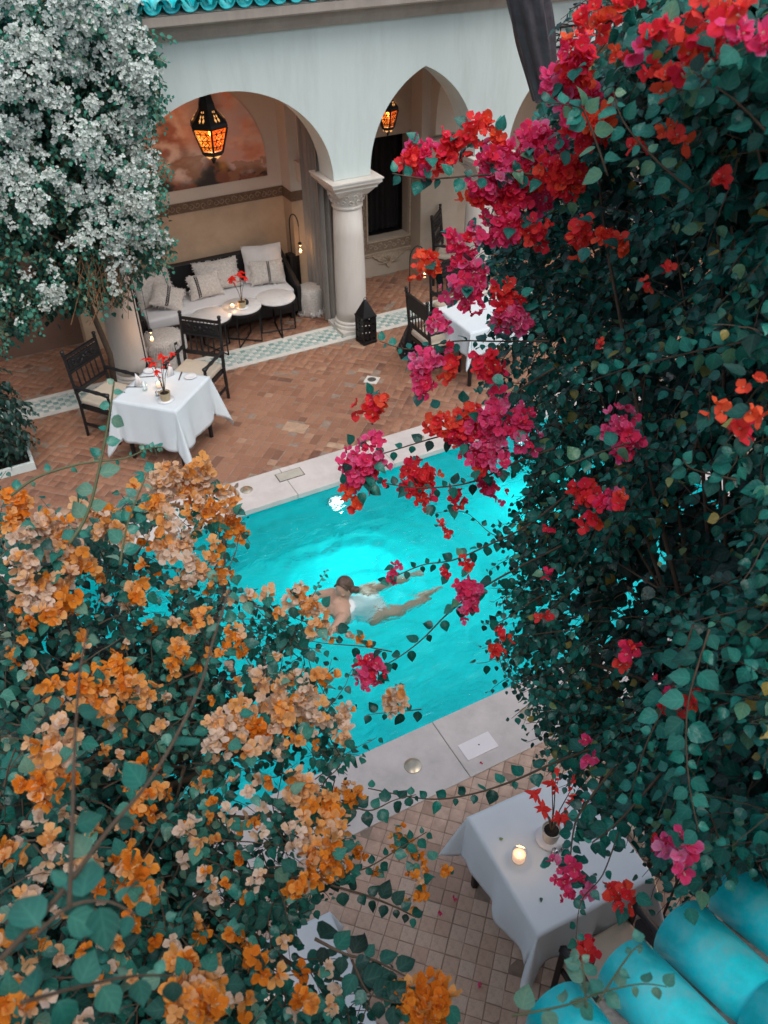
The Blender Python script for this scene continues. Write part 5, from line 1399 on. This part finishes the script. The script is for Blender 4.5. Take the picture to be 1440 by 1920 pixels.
    def mass(s, poly, nsh, dfun, thick, dirs, length, nl, size, tint, holes=(), droop=.5, power=1.2, patch=0.0, tf=.0):
        r = s.r; xs = [q[0] for q in poly]; ys = [q[1] for q in poly]; c = 0; tries = 0
        while c < nsh and tries < nsh * 30:
            tries += 1
            px, py = r.uniform(min(xs), max(xs)), r.uniform(min(ys), max(ys))
            if not in_poly([px], [py], poly)[0]: continue
            if any(((px - h[0]) / h[2]) ** 2 + ((py - h[1]) / h[3]) ** 2 < 1 for h in holes) and r.random() < .93: continue
            fld = math.sin(px * .021 + 1.1 * math.sin(py * .013)) * math.cos(py * .017 + 1.3 * math.sin(px * .009 + 2)) + .5 * math.sin(px * .05 - py * .043)
            if patch and r.random() < patch * max(0, min(1, .55 - fld)): continue
            d = dfun(px, py) + thick * r.random() ** power
            p = at(px, py, d); L = r.uniform(*length)
            dv = RT * dirs[0] + UP * dirs[1] - FW * dirs[2] + r.normal(0, .5, 3)
            s.shoot(p - dv / np.linalg.norm(dv) * L * .5, dv, L, max(3, int(nl * r.uniform(.7, 1.3))), size * r.uniform(.8, 1.15), tint + tf * fld + r.normal(0, .08), droop); c += 1
    def finish(s, nind=290, fl='flower', twm='twig'):
        for (P, Rm_, T_, S_), kind in ((s.L, 'leaf'), (s.F, fl)):
            if not P: continue
            P = np.array(P); Rm_ = np.array(Rm_); T_ = np.array(T_); S_ = np.array(S_); N = len(P)
            px, py, w = to_px(P); inn = (px > 0) & (px < W0) & (py > 0) & (py < H0)
            cell = {}
            cs = 10 if s.small else 22
            for k in np.argsort(w):
                if inn[k]:
                    cell.setdefault((int(px[k] // cs), int(py[k] // cs)), k)
            cand = sorted(cell.values(), key=lambda k: -S_[k] / w[k])[:nind]
            sel = np.zeros(N, bool); sel[cand] = True
            var = s.r.integers(0, len(LKEYS) if kind == 'leaf' else (3 if s.small else 4), N)
            if kind == 'leaf': tmpl = [(LV[q], LF, np.repeat([[.0, .06, .0]], len(LV[q]) // 3, 0).ravel()) for q in LKEYS]; mm = s.lm
            else: tmpl = FLS if s.small else FLW; mm = s.fm
            K = 9
            for v, (V, F, tv) in enumerate(tmpl):
                k = (var == v) & ~sel
                tt = np.clip(T_[k][:, None] + tv[None], 0, .94); tt[:, tv > 2] = .98
                if kind == 'leaf': tt = np.where(T_[k][:, None] > .945, T_[k][:, None], tt)
                lxy = LEAF_LXY if kind == 'leaf' else flower_lxy(V, not s.small)
                joined('foliage' if kind == 'leaf' else 'blossom_mass', V, F, Rm_[k], P[k], tt, mm, s.root, lxy=lxy)
                ms = []
                for q in range(K):
                    t0 = q / (K - 1) * .92; tq = np.clip(t0 + tv, 0, .94); tq[tv > 2] = .98; ms.append(tmesh(kind, V, F, tq, mm, lxy=lxy))
                for j in np.where((var == v) & sel)[0]:
                    o = bpy.data.objects.new(kind, ms[int(np.clip(round(T_[j] / .92 * (K - 1)), 0, K - 1))]); COL.objects.link(o); o.parent = s.root
                    lp = P[j] - np.array(s.root.location)
                    o.matrix_local = Matrix([list(Rm_[j][a]) + [lp[a]] for a in range(3)] + [[0, 0, 0, 1]])
        if s.tw.v:
            o = s.tw.build('twigs', twm, s.root); o['kind'] = 'stuff'
    def limbs(s, base, mid, targets, r0=.03):
        base, mid = Vector(base), Vector(mid)
        MB().tube([base, base.lerp(mid, .35) + Vector((.05, -.04, 0)), base.lerp(mid, .7) + Vector((-.04, .03, 0)), mid], [r0, r0 * .85, r0 * .75, r0 * .6], 8).build('trunk', 'twig', s.root, smooth=True)
        for t in targets:
            t = Vector(tuple(map(float, t))); c = mid.lerp(t, .5) + Vector((s.R.uniform(-.15, .15), s.R.uniform(-.15, .15), s.R.uniform(0, .2)))
            MB().tube([mid, mid.lerp(c, .6), c.lerp(t, .4), t], [r0 * .35, r0 * .25, r0 * .17, r0 * .08], 6).build('limb', 'twig', s.root, smooth=True)
def ray_to(p):
    v = np.asarray(p, float) - CAM; return v / np.linalg.norm(v)

# --- red and pink bougainvillea on the right
A = Plant('bougainvillea', 'large dark green bougainvillea with red and pink blossom over the pool', 'bougainvillea', (3.2, .9, 0), 'leaf_right', 'bract_red', 21)
def dA(px, py):
    d = 1.72 + (1440 - min(px, 1440)) / 440 * 1.15
    if py < 350: d -= .25 * (350 - py) / 350
    return min(max(d, 1.4), 3.25)
polyA = [(1130, -60), (1090, 110), (1040, 220), (1010, 330), (980, 430), (945, 520), (950, 600), (965, 660), (960, 740), (1000, 800), (1020, 880), (1040, 960), (1010, 1040), (1000, 1100), (990, 1170), (1010, 1250), (1020, 1330), (1070, 1400), (1090, 1460), (1130, 1500), (1160, 1560), (1220, 1600), (1240, 1660), (1300, 1660), (1380, 1610), (1500, 1600), (1800, 1560), (1800, -60)]
holesA = [(1015, 790, 22, 28), (990, 580, 26, 24), (1310, 1010, 100, 110), (1190, 1120, 80, 90), (1390, 860, 60, 60), (1250, 690, 80, 50), (1340, 450, 70, 50), (1140, 1280, 60, 50), (1400, 1250, 60, 50), (1180, 560, 60, 40), (1370, 1430, 60, 40)]
A.mass(polyA, 2450, dA, .75, (-.75, -.35, .25), (.13, .28), 10, .037, .44, holesA, power=.85, patch=.9, tf=.16)
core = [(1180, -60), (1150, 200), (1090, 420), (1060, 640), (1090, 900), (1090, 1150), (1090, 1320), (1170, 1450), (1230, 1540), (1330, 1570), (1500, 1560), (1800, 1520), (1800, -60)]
A.mass(core, 1350, lambda x, y: dA(x, y) + .5, .8, (-.6, -.5, .1), (.2, .4), 9, .065, .10, (), power=1.0)  # inner leaves tinted near black: the bush's interior shade put into colour
fringe = [(1090, 100), (940, 360), (900, 470), (930, 560), (900, 660), (930, 760), (1000, 880), (960, 970), (940, 1050), (960, 1120), (930, 1200), (980, 1290), (1060, 1420), (1100, 1440), (1090, 1300), (1050, 1000), (1050, 700), (1060, 400), (1130, 200)]
A.mass(fringe, 330, lambda x, y: min(dA(x, y), 2.9), .5, (-.8, -.3, .1), (.12, .25), 9, .033, .42)
# explicit branches reaching out to the left
dd = lambda x: 2.9
A.path([(1040, 330, 2.5), (960, 325, 2.5), (880, 330, 2.5), (800, 335, 2.5), (735, 325, 2.5)], 16, .05, .62, .004)
A.path([(1030, 640, 2.6), (930, 640, 2.7), (850, 640, 2.7), (770, 655, 2.7), (712, 640, 2.7)], 18, .042, .6, .003)
A.path([(1040, 690, 2.6), (960, 740, 2.7), (880, 800, 2.7), (800, 825, 2.7), (720, 850, 2.7), (650, 872, 2.7)], 22, .048, .4, .004)
A.path([(1040, 840, 2.7), (960, 870, 2.7), (880, 905, 2.7), (790, 915, 2.7), (715, 905, 2.7)], 22, .045, .34, .004)
A.path([(1060, 930, 2.8), (990, 985, 2.85), (920, 1020, 2.9), (850, 1050, 2.9), (790, 1060, 2.9), (722, 1090, 2.9)], 26, .046, .35, .004)
A.path([(1060, 1020, 2.8), (980, 1060, 2.85), (900, 1105, 2.9), (840, 1150, 2.9), (790, 1200, 2.9), (735, 1240, 2.9), (672, 1268, 2.9)], 20, .055, .3, .004)
A.path([(735, 1222, 2.9), (680, 1212, 2.9), (600, 1205, 2.9), (540, 1190, 2.9)], 7, .04, .4, .0025)
A.path([(790, 1330, 2.9), (740, 1335, 2.9), (690, 1340, 2.9)], 7, .05, .3, .0025)
A.path([(1080, 940, 2.8), (1010, 1010, 2.9), (930, 1005, 2.9), (870, 960, 2.9), (800, 965, 2.9)], 16, .03, .35, .002)
A.path([(1090, 1080, 2.8), (1010, 1120, 2.9), (940, 1165, 2.9), (905, 1170, 2.9)], 16, .04, .35, .003)
A.path([(1080, 1180, 2.7), (1000, 1190, 2.8), (940, 1200, 2.85), (945, 1260, 2.85), (990, 1290, 2.8)], 15, .036, .35, .0025)
A.path([(1120, 1400, 2.5), (1040, 1430, 2.6), (960, 1465, 2.6), (880, 1490, 2.6), (800, 1498, 2.6), (690, 1478, 2.6)], 22, .05, .5, .004)
A.path([(1150, 1440, 2.4), (1090, 1520, 2.4), (1075, 1560, 2.4), (1068, 1625, 2.4)], 26, .045, .5, .004)
A.path([(1240, 1450, 2.3), (1160, 1540, 2.3), (1110, 1580, 2.3)], 18, .055, .45, .004)
A.path([(1160, 1560, 2.3), (1130, 1640, 2.3), (1090, 1690, 2.2), (1080, 1760, 2.2)], 9, .03, .35, .002)
A.path([(1300, 1170, 1.9), (1260, 1290, 1.9), (1210, 1400, 1.9), (1180, 1500, 2.0)], 20, .05, .6, .0026)
A.path([(1330, 1180, 1.8), (1290, 1320, 1.8), (1290, 1450, 1.8), (1310, 1560, 1.8)], 24, .052, .62, .0026)
A.path([(1400, 640, 1.8), (1300, 660, 1.9), (1180, 690, 2.1), (1090, 720, 2.3)], 22, .046, .7, .0025)
A.path([(1380, 900, 1.8), (1300, 880, 1.9), (1280, 860, 1.9)], 11, .05, .6, .0025)
A.path([(1180, 830, 2.1), (1120, 850, 2.2), (1070, 870, 2.2), (1020, 890, 2.3)], 10, .048, .85, .0025)
A.path([(1140, 330, 2.0), (1100, 220, 2.0), (1080, 200, 2.0), (1010, 190, 2.1)], 15, .045, .85, .0025)
A.path([(1300, 360, 1.8), (1230, 300, 1.8), (1170, 230, 1.8), (1150, 170, 1.8)], 14, .045, .8, .0025)
A.path([(1440, 60, 1.6), (1330, 130, 1.7), (1230, 200, 1.8)], 10, .05, .8, .003)
A.path([(1440, 250, 1.6), (1380, 190, 1.6), (1300, 135, 1.6)], 12, .045, .55, .0025)
ct = dict(o=.08, r=.30, c=.42, p=.70, k=.80, m=.5)
clA = """1080,100,34,m 1075,185,40,p 1055,150,30,k 1085,140,26,r 1000,255,30,p 1090,245,36,r 1120,225,22,o 935,300,40,k 915,330,30,p 945,378,36,c 985,330,26,r 1050,325,38,r 1010,368,32,p 1065,350,28,r 990,290,20,p
 890,255,20,r 905,240,14,r 770,300,18,r 800,292,24,p 835,288,22,r 862,270,16,r 812,318,12,r 880,370,14,o 905,380,12,r 930,265,14,o 870,465,26,p 885,520,34,k 880,545,24,p 905,440,20,k 985,448,24,r 960,418,24,c 940,440,20,p
 795,492,20,o 810,505,14,o 815,608,17,k 940,605,26,k 955,572,26,c 975,600,18,k 905,690,28,c 800,690,30,k 790,715,24,p 845,690,22,r 830,670,18,p 700,762,24,r 716,750,16,o 693,775,12,r 830,795,32,r 850,810,26,c 870,780,26,r 905,805,40,p
 930,770,32,k 960,812,32,p 905,855,30,p 985,790,22,p 895,875,20,c 930,840,34,k 670,862,42,k 665,895,34,p 655,925,22,o 690,880,26,p 710,900,10,o 790,895,30,r 800,925,24,r 780,915,18,c 845,920,14,r 858,940,12,r 850,955,9,r 920,915,24,p
 1165,780,26,k 1180,815,24,p 1150,815,24,k 1165,845,20,p 1095,910,24,r 1085,935,16,r 1110,965,16,r 1098,980,12,o 1140,945,24,p 1165,935,16,r 880,1095,22,p 875,1130,26,p 885,1115,20,k 935,1185,10,r 945,1200,12,r 925,1215,9,r 938,1228,9,r
 690,1250,28,p 680,1275,20,k 705,1262,18,p 730,1075,6,p 742,1062,5,p 733,1092,6,p 868,1050,9,r 880,1062,7,r 840,1075,6,r 825,985,6,r 840,1000,6,r 1175,1222,16,c 1170,1240,10,r 1240,1285,14,p 1255,1318,15,r 1285,1320,16,r 1300,1305,14,r
 1043,1622,10,k 1047,1645,12,p 1082,1628,11,p 1086,1648,9,p 1060,1668,12,p 1100,1674,10,k 1068,1680,9,p 1102,1400,12,p 1104,1422,12,k 1270,1600,20,k 1290,1612,22,k 1280,1575,14,p 1248,1585,12,k 1222,1580,13,c 1160,1665,16,r 1178,1675,14,r 1170,1690,10,r 1090,1775,14,r 1105,1790,10,r 1085,1795,8,r 1408,715,16,o 1345,765,14,o 1395,800,16,r 1420,772,14,o 1385,795,10,r
 1105,440,20,r 1125,430,18,o 1165,470,12,o 1158,448,10,o 1082,472,10,o 1240,250,11,o 1278,262,14,o 1198,290,13,o 1292,70,30,r 1305,55,22,r 1322,98,28,c 1310,110,24,r 1232,45,18,r 1248,60,16,r 1350,45,28,r 1375,65,24,p 1385,90,18,p 1250,142,26,r 1268,130,20,c 1225,135,16,r
 1320,15,24,r 1340,25,16,o 1170,115,18,r 1212,80,16,r 1160,90,14,o 1190,100,14,p 1150,10,24,r 1185,15,20,r 1105,30,18,r 1130,40,16,o 1428,82,14,k 1400,20,16,r 1215,530,9,r 1250,505,7,r 1030,990,8,c 1025,1075,8,p 1020,1160,8,r 1350,330,7,r 1130,640,5,r"""
for tok in clA.split():
    x, y, rp, k = tok.split(','); x, y, rp = float(x), float(y), float(rp)
    d = dA(x, y) - .22
    if x < 1000: d = 2.55 if y < 720 else 2.65
    if y > 880 and x < 960: d = 2.8
    if 640 < x < 740 and y < 960: d = 2.62
    if 1030 < x < 1110 and 1600 < y < 1700: d = 2.35
    t = ct[k] + A.r.normal(0, .03); far_ = not (y < 170 and x > 1140)
    band = x < 1140 and y < 640
    A.cluster(x, y, rp * (1.3 if band else 1.15 if far_ else .95), d, t, .026 if rp > 9 else .021, 1.75 if band else 1.45 if far_ else 1.15, tv=.10 if k != 'm' else .2)
pts = [at(x, y, dA(x, y) + .35) for x, y in ((1100, 120), (1300, 100), (1060, 350), (1250, 350), (1400, 500), (1100, 650), (1300, 800), (1080, 900), (1150, 1050), (1350, 1150), (1060, 1250), (1200, 1400), (1380, 1480), (1120, 1480))]
A.limbs((3.2, .9, 0), tuple(at(1330, 1330, 2.9)), pts, .028)
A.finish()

# --- orange and peach bougainvillea, lower left
B = Plant('bougainvillea', 'orange and peach bougainvillea spreading over the pool corner', 'bougainvillea', (-.5, 2.6, 0), 'leaf_left', 'bract_orange', 33)
def dB(px, py):
    u = min(1, max(0, (py - 900) / 1000)); e = min(1, max(0, px / 700))
    return (2.35 - .75 * u) + .35 * e
polyB = [(-60, 960), (60, 950), (150, 985), (260, 930), (380, 930), (440, 1000), (420, 1060), (470, 1130), (560, 1160), (560, 1220), (480, 1240), (620, 1300), (650, 1380), (620, 1450), (640, 1540), (650, 1640), (560, 1700), (600, 1760), (640, 1830), (700, 1880), (760, 1980), (-60, 1980)]
holesB = [(330, 1020, 45, 28), (300, 1110, 60, 26), (420, 1130, 30, 30), (520, 1240, 36, 20), (360, 1490, 45, 32), (430, 1480, 28, 26), (560, 1410, 28, 24), (470, 1620, 40, 40), (560, 1560, 30, 24), (230, 1190, 26, 16), (480, 1760, 30, 30), (620, 1800, 34, 60)]
B.mass(polyB, 1050, dB, .7, (.35, .15, .3), (.12, .26), 9, .031, .45, holesB, droop=.4, power=1.0, patch=.9, tf=.14)
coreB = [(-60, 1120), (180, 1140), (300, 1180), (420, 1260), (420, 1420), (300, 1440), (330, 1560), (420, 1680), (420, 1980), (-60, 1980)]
B.mass(coreB, 520, lambda x, y: dB(x, y) + .35, .8, (.3, .1, .1), (.2, .4), 9, .052, .10, (), power=1.0)  # deep layer in near-black tint, painting the shade inside the bush
B.path([(130, 1020, 1.9), (165, 960, 1.9), (190, 860, 1.9), (205, 780, 1.9), (214, 715, 1.9)], 13, .045, .75, .0042, 'green_stem')
B.path([(20, 930, 1.9), (70, 895, 1.9), (150, 870, 1.9), (230, 860, 1.9), (268, 845, 1.9)], 8, .024, .75, .003, 'green_stem')
B.path([(262, 845, 1.9), (285, 840, 1.9), (302, 838, 1.9)], 10, .018, .8, .0015, 'green_stem')
B.path([(225, 1060, 1.9), (240, 980, 1.9), (275, 890, 1.9)], 9, .04, .7, .003, 'green_stem')
B.path([(0, 1800, 1.0), (110, 1680, 1.0), (200, 1560, 1.0), (290, 1450, 1.05), (370, 1300, 1.1), (400, 1200, 1.15), (432, 1100, 1.2)], 10, .036, .6, .0034, 'twig')
B.path([(130, 1700, .95), (135, 1560, .95), (140, 1400, 1.0), (150, 1260, 1.05), (165, 1180, 1.1)], 6, .032, .62, .0026, 'twig')
B.path([(60, 1760, .98), (130, 1700, .98), (200, 1690, .98), (255, 1715, .98)], 6, .05, .6, .0024, 'twig')
B.path([(40, 1880, 1.0), (150, 1850, 1.05), (250, 1830, 1.1), (330, 1830, 1.15)], 8, .042, .6, .0024, 'twig')
B.path([(560, 1150, 2.4), (585, 1120, 2.4), (600, 1090, 2.4), (613, 1068, 2.4)], 14, .02, .5, .002, 'green_stem')
B.path([(420, 1080, 2.3), (440, 1040, 2.3), (452, 1000, 2.3), (470, 1020, 2.3)], 6, .03, .4, .002)
B.path([(640, 1500, 2.5), (690, 1520, 2.5), (740, 1500, 2.5), (780, 1490, 2.5)], 12, .05, .4, .003)
B.path([(600, 1640, 2.4), (680, 1630, 2.4), (750, 1590, 2.4), (800, 1560, 2.4)], 16, .042, .4, .003)
B.path([(620, 1660, 2.4), (690, 1680, 2.4), (740, 1700, 2.35), (780, 1720, 2.3)], 14, .055, .28, .004)
B.path([(590, 1760, 2.0), (650, 1790, 2.0), (700, 1800, 2.0), (760, 1830, 1.95)], 12, .07, .22, .004)
B.path([(660, 1800, 2.0), (690, 1860, 1.95), (740, 1880, 1.9)], 8, .06, .25, .003)
B.path([(960, 1905, 1.5), (1060, 1885, 1.5), (1130, 1860, 1.5), (1200, 1845, 1.5), (1250, 1850, 1.5)], 11, .036, .88, .002, 'green_stem')
B.path([(1100, 1890, 1.5), (1095, 1830, 1.5), (1090, 1790, 1.5)], 7, .034, .9, .002, 'green_stem')
B.path([(1120, 1880, 1.48), (1180, 1790, 1.48), (1205, 1770, 1.5)], 5, .03, .9, .0018, 'green_stem')
co = dict(o=.22, y=.42, h=.62, p=.80, w=.9)
clB = """20,940,26,o 18,990,22,y 60,1000,36,p 110,1000,34,h 125,1035,30,p 165,965,22,h 40,1060,30,p 110,1085,34,h 150,1045,24,y 80,1120,30,w 130,1120,22,o 210,990,26,h 240,1010,20,p 280,960,22,y 300,915,30,w 330,895,30,p 365,890,32,h 395,915,26,h 380,950,30,y 420,955,28,y 440,985,24,o 330,990,28,p 290,1005,20,h
 345,1040,28,p 375,1060,22,w 360,1075,20,p 400,1040,16,h 410,1085,16,o 440,1070,14,o 265,1105,14,y 255,1125,16,o 270,1060,11,o 60,1110,24,w 55,1150,16,o 100,1150,18,o 360,1165,24,y 345,1225,22,h 330,1245,14,y 440,1185,18,y 415,1215,13,o 450,1215,14,o 200,1270,34,o 160,1290,28,o 245,1290,28,y 190,1310,26,h 90,1295,15,o 270,1300,16,p 200,960,14,y 250,915,10,y
 110,1365,30,p 75,1395,26,h 130,1395,22,p 90,1440,30,h 60,1470,26,o 85,1490,24,o 120,1460,22,o 100,1420,24,w 255,1455,15,o 265,1505,18,o 295,1520,14,o 300,1480,12,h 545,1120,18,w 575,1125,22,h 600,1150,18,p 535,1155,14,o 590,1170,18,p 460,1120,12,h 500,1115,12,w 620,1185,15,p 660,1198,8,h 682,1200,8,y 690,1215,6,o 560,1100,8,w
 545,1285,32,h 505,1300,34,p 460,1325,32,h 420,1355,30,p 480,1270,20,w 570,1320,34,p 530,1340,30,h 600,1355,26,p 630,1340,22,w 640,1375,18,p 410,1390,22,w 440,1385,24,h 480,1360,22,o 600,1265,13,y 620,1275,10,o 745,1305,20,p 730,1330,12,w 755,1325,10,h 560,1390,14,w 500,1400,15,w 470,1410,14,h
 555,1465,24,h 580,1485,20,h 615,1500,22,y 655,1490,16,h 665,1500,12,y 595,1535,22,y 640,1545,20,y 540,1500,16,w 560,1590,22,p 590,1580,24,h 620,1600,26,y 600,1630,30,o 570,1650,22,o 640,1620,20,o 545,1560,12,w 470,1490,9,w 490,1560,9,w 440,1470,8,w 350,1560,14,w 375,1575,13,w 388,1640,12,y 395,1655,8,w 425,1530,10,w
 100,1600,18,h 150,1610,20,p 20,1595,22,o 245,1635,24,o 255,1670,20,o 270,1690,16,y 235,1620,16,o 50,1685,22,w 40,1710,16,w 5,1745,18,h 240,1720,14,y 340,1830,32,y 370,1860,36,h 350,1890,34,y 385,1890,28,o 340,1800,20,h 400,1850,22,h 470,1795,14,o 500,1815,14,o 515,1830,11,y 765,1585,12,y 740,1575,10,o 750,1560,8,o 775,1600,7,y 785,1610,8,o
 800,1625,8,o 822,1622,10,o 832,1640,7,o 790,1650,10,y 775,1640,8,o 795,1675,8,y 770,1700,8,y 790,1690,7,y 570,1880,10,o 590,1890,10,y 560,1870,8,o 780,1865,24,o 800,1890,32,o 820,1870,22,y 760,1895,20,o 790,1910,28,o 740,1850,10,y 20,1880,18,o 60,1905,20,h 30,1910,18,o 700,1630,6,o 680,1600,6,o 665,1595,6,o"""
for tok in clB.split():
    x, y, rp, k = tok.split(','); x, y, rp = float(x), float(y), float(rp)
    d = dB(x, y) - .14
    if x > 640: d = 2.45 if y < 1750 else 1.95
    B.cluster(x, y, rp * 1.2, d, co[k] + B.r.normal(0, .05), .0225 if rp > 9 else .018, 1.35, tv=.19)
for q in range(230):
    x, y = B.r.uniform(0, 700), B.r.uniform(930, 1910)
    if in_poly([x], [y], polyB)[0]: B.cluster(x, y, B.r.uniform(4, 11), dB(x, y) - .05 + .1 * B.r.random(), float(B.r.choice([.2, .45, .7, .88])), .019, 1.0, tv=.15)
pts = [at(x, y, dB(x, y) + .3) for x, y in ((60, 1020), (300, 960), (420, 1000), (150, 1250), (380, 1250), (560, 1180), (560, 1330), (120, 1450), (330, 1500), (600, 1520), (150, 1700), (450, 1700), (620, 1650), (300, 1850), (720, 1860))]
B.limbs((-.5, 2.6, 0), tuple(at(250, 1500, 2.6)), pts, .04)
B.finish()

# --- white bougainvillea hanging over the arcade, upper left
Cw = Plant('bougainvillea', 'white bougainvillea hanging thickly over the left end of the arcade', 'bougainvillea', (1.16, 9.25, 0), 'leaf_white', 'bract_white', 44, small=True)
polyW = [(-40, -40), (235, -40), (262, 40), (285, 100), (270, 190), (268, 260), (290, 330), (275, 390), (305, 440), (300, 490), (255, 500), (235, 545), (190, 560), (130, 560), (70, 580), (20, 630), (-40, 640)]
def dW(px, py):
    P_ = on_y(px, py, 8.75); return float(np.linalg.norm(P_ - CAM)) + .12 * math.sin(px * .03) * math.cos(py * .024)
r = Cw.r
for q in range(60):
    y = r.uniform(40, 500); x = np.interp(y, [40, 100, 190, 260, 330, 390, 440, 500], [262, 285, 270, 268, 290, 275, 305, 290]) + r.uniform(-12, 20)
    Cw.cluster(x, y, r.uniform(4, 9), dW(x, y) - .1, .7, .03, dens=.7, tv=.15)
    Cw.shoot(at(x, y, dW(x, y)), RT * .5 - UP * .8 + r.normal(0, .3, 3), r.uniform(.12, .3), 7, .05, .6, 1.2)
Cw.mass(polyW, 900, dW, .55, (.2, -.7, .3), (.2, .45), 10, .052, .55, (), droop=1.0)
Cw.mass(polyW, 500, lambda x, y: dW(x, y) + .3, .35, (.2, -.6, 0), (.3, .5), 9, .10, .15, ())  # back layer tinted dark so shade between the flowers is in the colour
cnt = 0
dark = [(40, 210, 50, 28), (100, 260, 40, 60), (30, 460, 70, 70), (150, 520, 60, 40), (190, 200, 40, 16), (60, 120, 25, 16), (120, 430, 30, 30), (20, 560, 60, 60), (160, 330, 20, 20), (215, 150, 18, 14)]
while cnt < 520:
    x, y = r.uniform(-20, 310), r.uniform(-20, 620)
    if not in_poly([x], [y], polyW)[0]: continue
    if any(((x - h[0]) / h[2]) ** 2 + ((y - h[1]) / h[3]) ** 2 < 1 for h in dark) and r.random() < .8: continue
    fl_ = math.sin(x * .06 + 1.4 * math.sin(y * .03)) * math.cos(y * .052 + 1.2 * math.sin(x * .035 + 1)) + .5 * math.sin(x * .13 - y * .11)
    if fl_ < -.12 and r.random() < .8: continue
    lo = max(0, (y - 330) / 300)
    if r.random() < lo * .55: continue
    Cw.cluster(x, y, r.uniform(7, 20), dW(x, y) - .14 + .1 * r.random(), .80 - .25 * min(1, lo) - .12 * (x > 180) * (y > 150) + .08 + r.normal(0, .08), .029, dens=.6, tv=.16); cnt += 1  # tint drops low and to the right: shading put into the bract colour
for (x0, y0, x1, y1) in ((270, 60, 325, 78), (280, 110, 315, 118), (275, 190, 325, 185), (270, 220, 305, 215), (295, 445, 330, 455), (240, 500, 265, 590), (190, 560, 195, 600), (60, 580, 80, 630)):
    d = dW(x0, y0); Cw.path([(x0, y0, d), ((x0 + x1) / 2, (y0 + y1) / 2 - 4, d), (x1, y1, d)], 9, .07, .5, .004)
for k in range(60):
    x, y = r.uniform(150, 240), r.uniform(470, 545); d = dW(x, y) + .05
    Cw.tw.tube([at(x, y, d), at(x + r.uniform(-14, 14), y + r.uniform(10, 30), d), at(x + r.uniform(-20, 20), y + r.uniform(25, 70), d)], .004, 3, cap=False)
pts = [at(x, y, dW(x, y) + .3) for x, y in ((200, 400), (100, 300), (220, 200), (60, 100), (160, 40), (20, 420), (240, 330))]
Cw.limbs((1.16, 9.25, 0), (1.15, 9.2, 1.9), pts, .04)
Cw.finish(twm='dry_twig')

# --- dark shrub in a low white planter at the left
Dk = Plant('potted_shrub', 'dark narrow-leaved shrub in a low white-edged planter by the mosaic strip', 'shrub', (-.3, 8.62, 0), 'leaf_dark', 'bract_white', 55)
for a, b_ in (((-.75, 8.3, 0), (.05, 8.335, .1)), ((.015, 8.3351, 0), (.05, 8.95, .0995)), ((-.75, 8.3351, 0), (-.715, 8.95, .0995)), ((-.7149, 8.915, 0), (.0149, 8.95, .099))): MB().box2(a, b_).build('planter_edge', 'plaster', Dk.root, bevel=.004)
MB().box2((-.71, 8.34, 0), (.01, 8.91, .05)).build('soil', 'soil', Dk.root)
for k in range(9): 
    a = k * .7; MB().tube([(-.3, 8.62, .04), (-.3 + .1 * math.cos(a), 8.62 + .1 * math.sin(a), .5), (-.3 + .25 * math.cos(a), 8.62 + .2 * math.sin(a), .85)], [.014, .01, .004], 5).build('stem', 'twig', Dk.root)
LKEYS = ['long', 'long', 'droop']
for k in range(150):
    v = Dk.r.normal(size=3); v /= np.linalg.norm(v); p = np.array([-.3, 8.62, .6]) + v * np.array([.36, .3, .5]) * Dk.r.random() ** .4
    Dk.shoot(p, v * np.array([1, 1, .3]) + np.array([0, 0, .1]), .25, 9, .085, .5, droop=1.8)
Dk.finish(280)
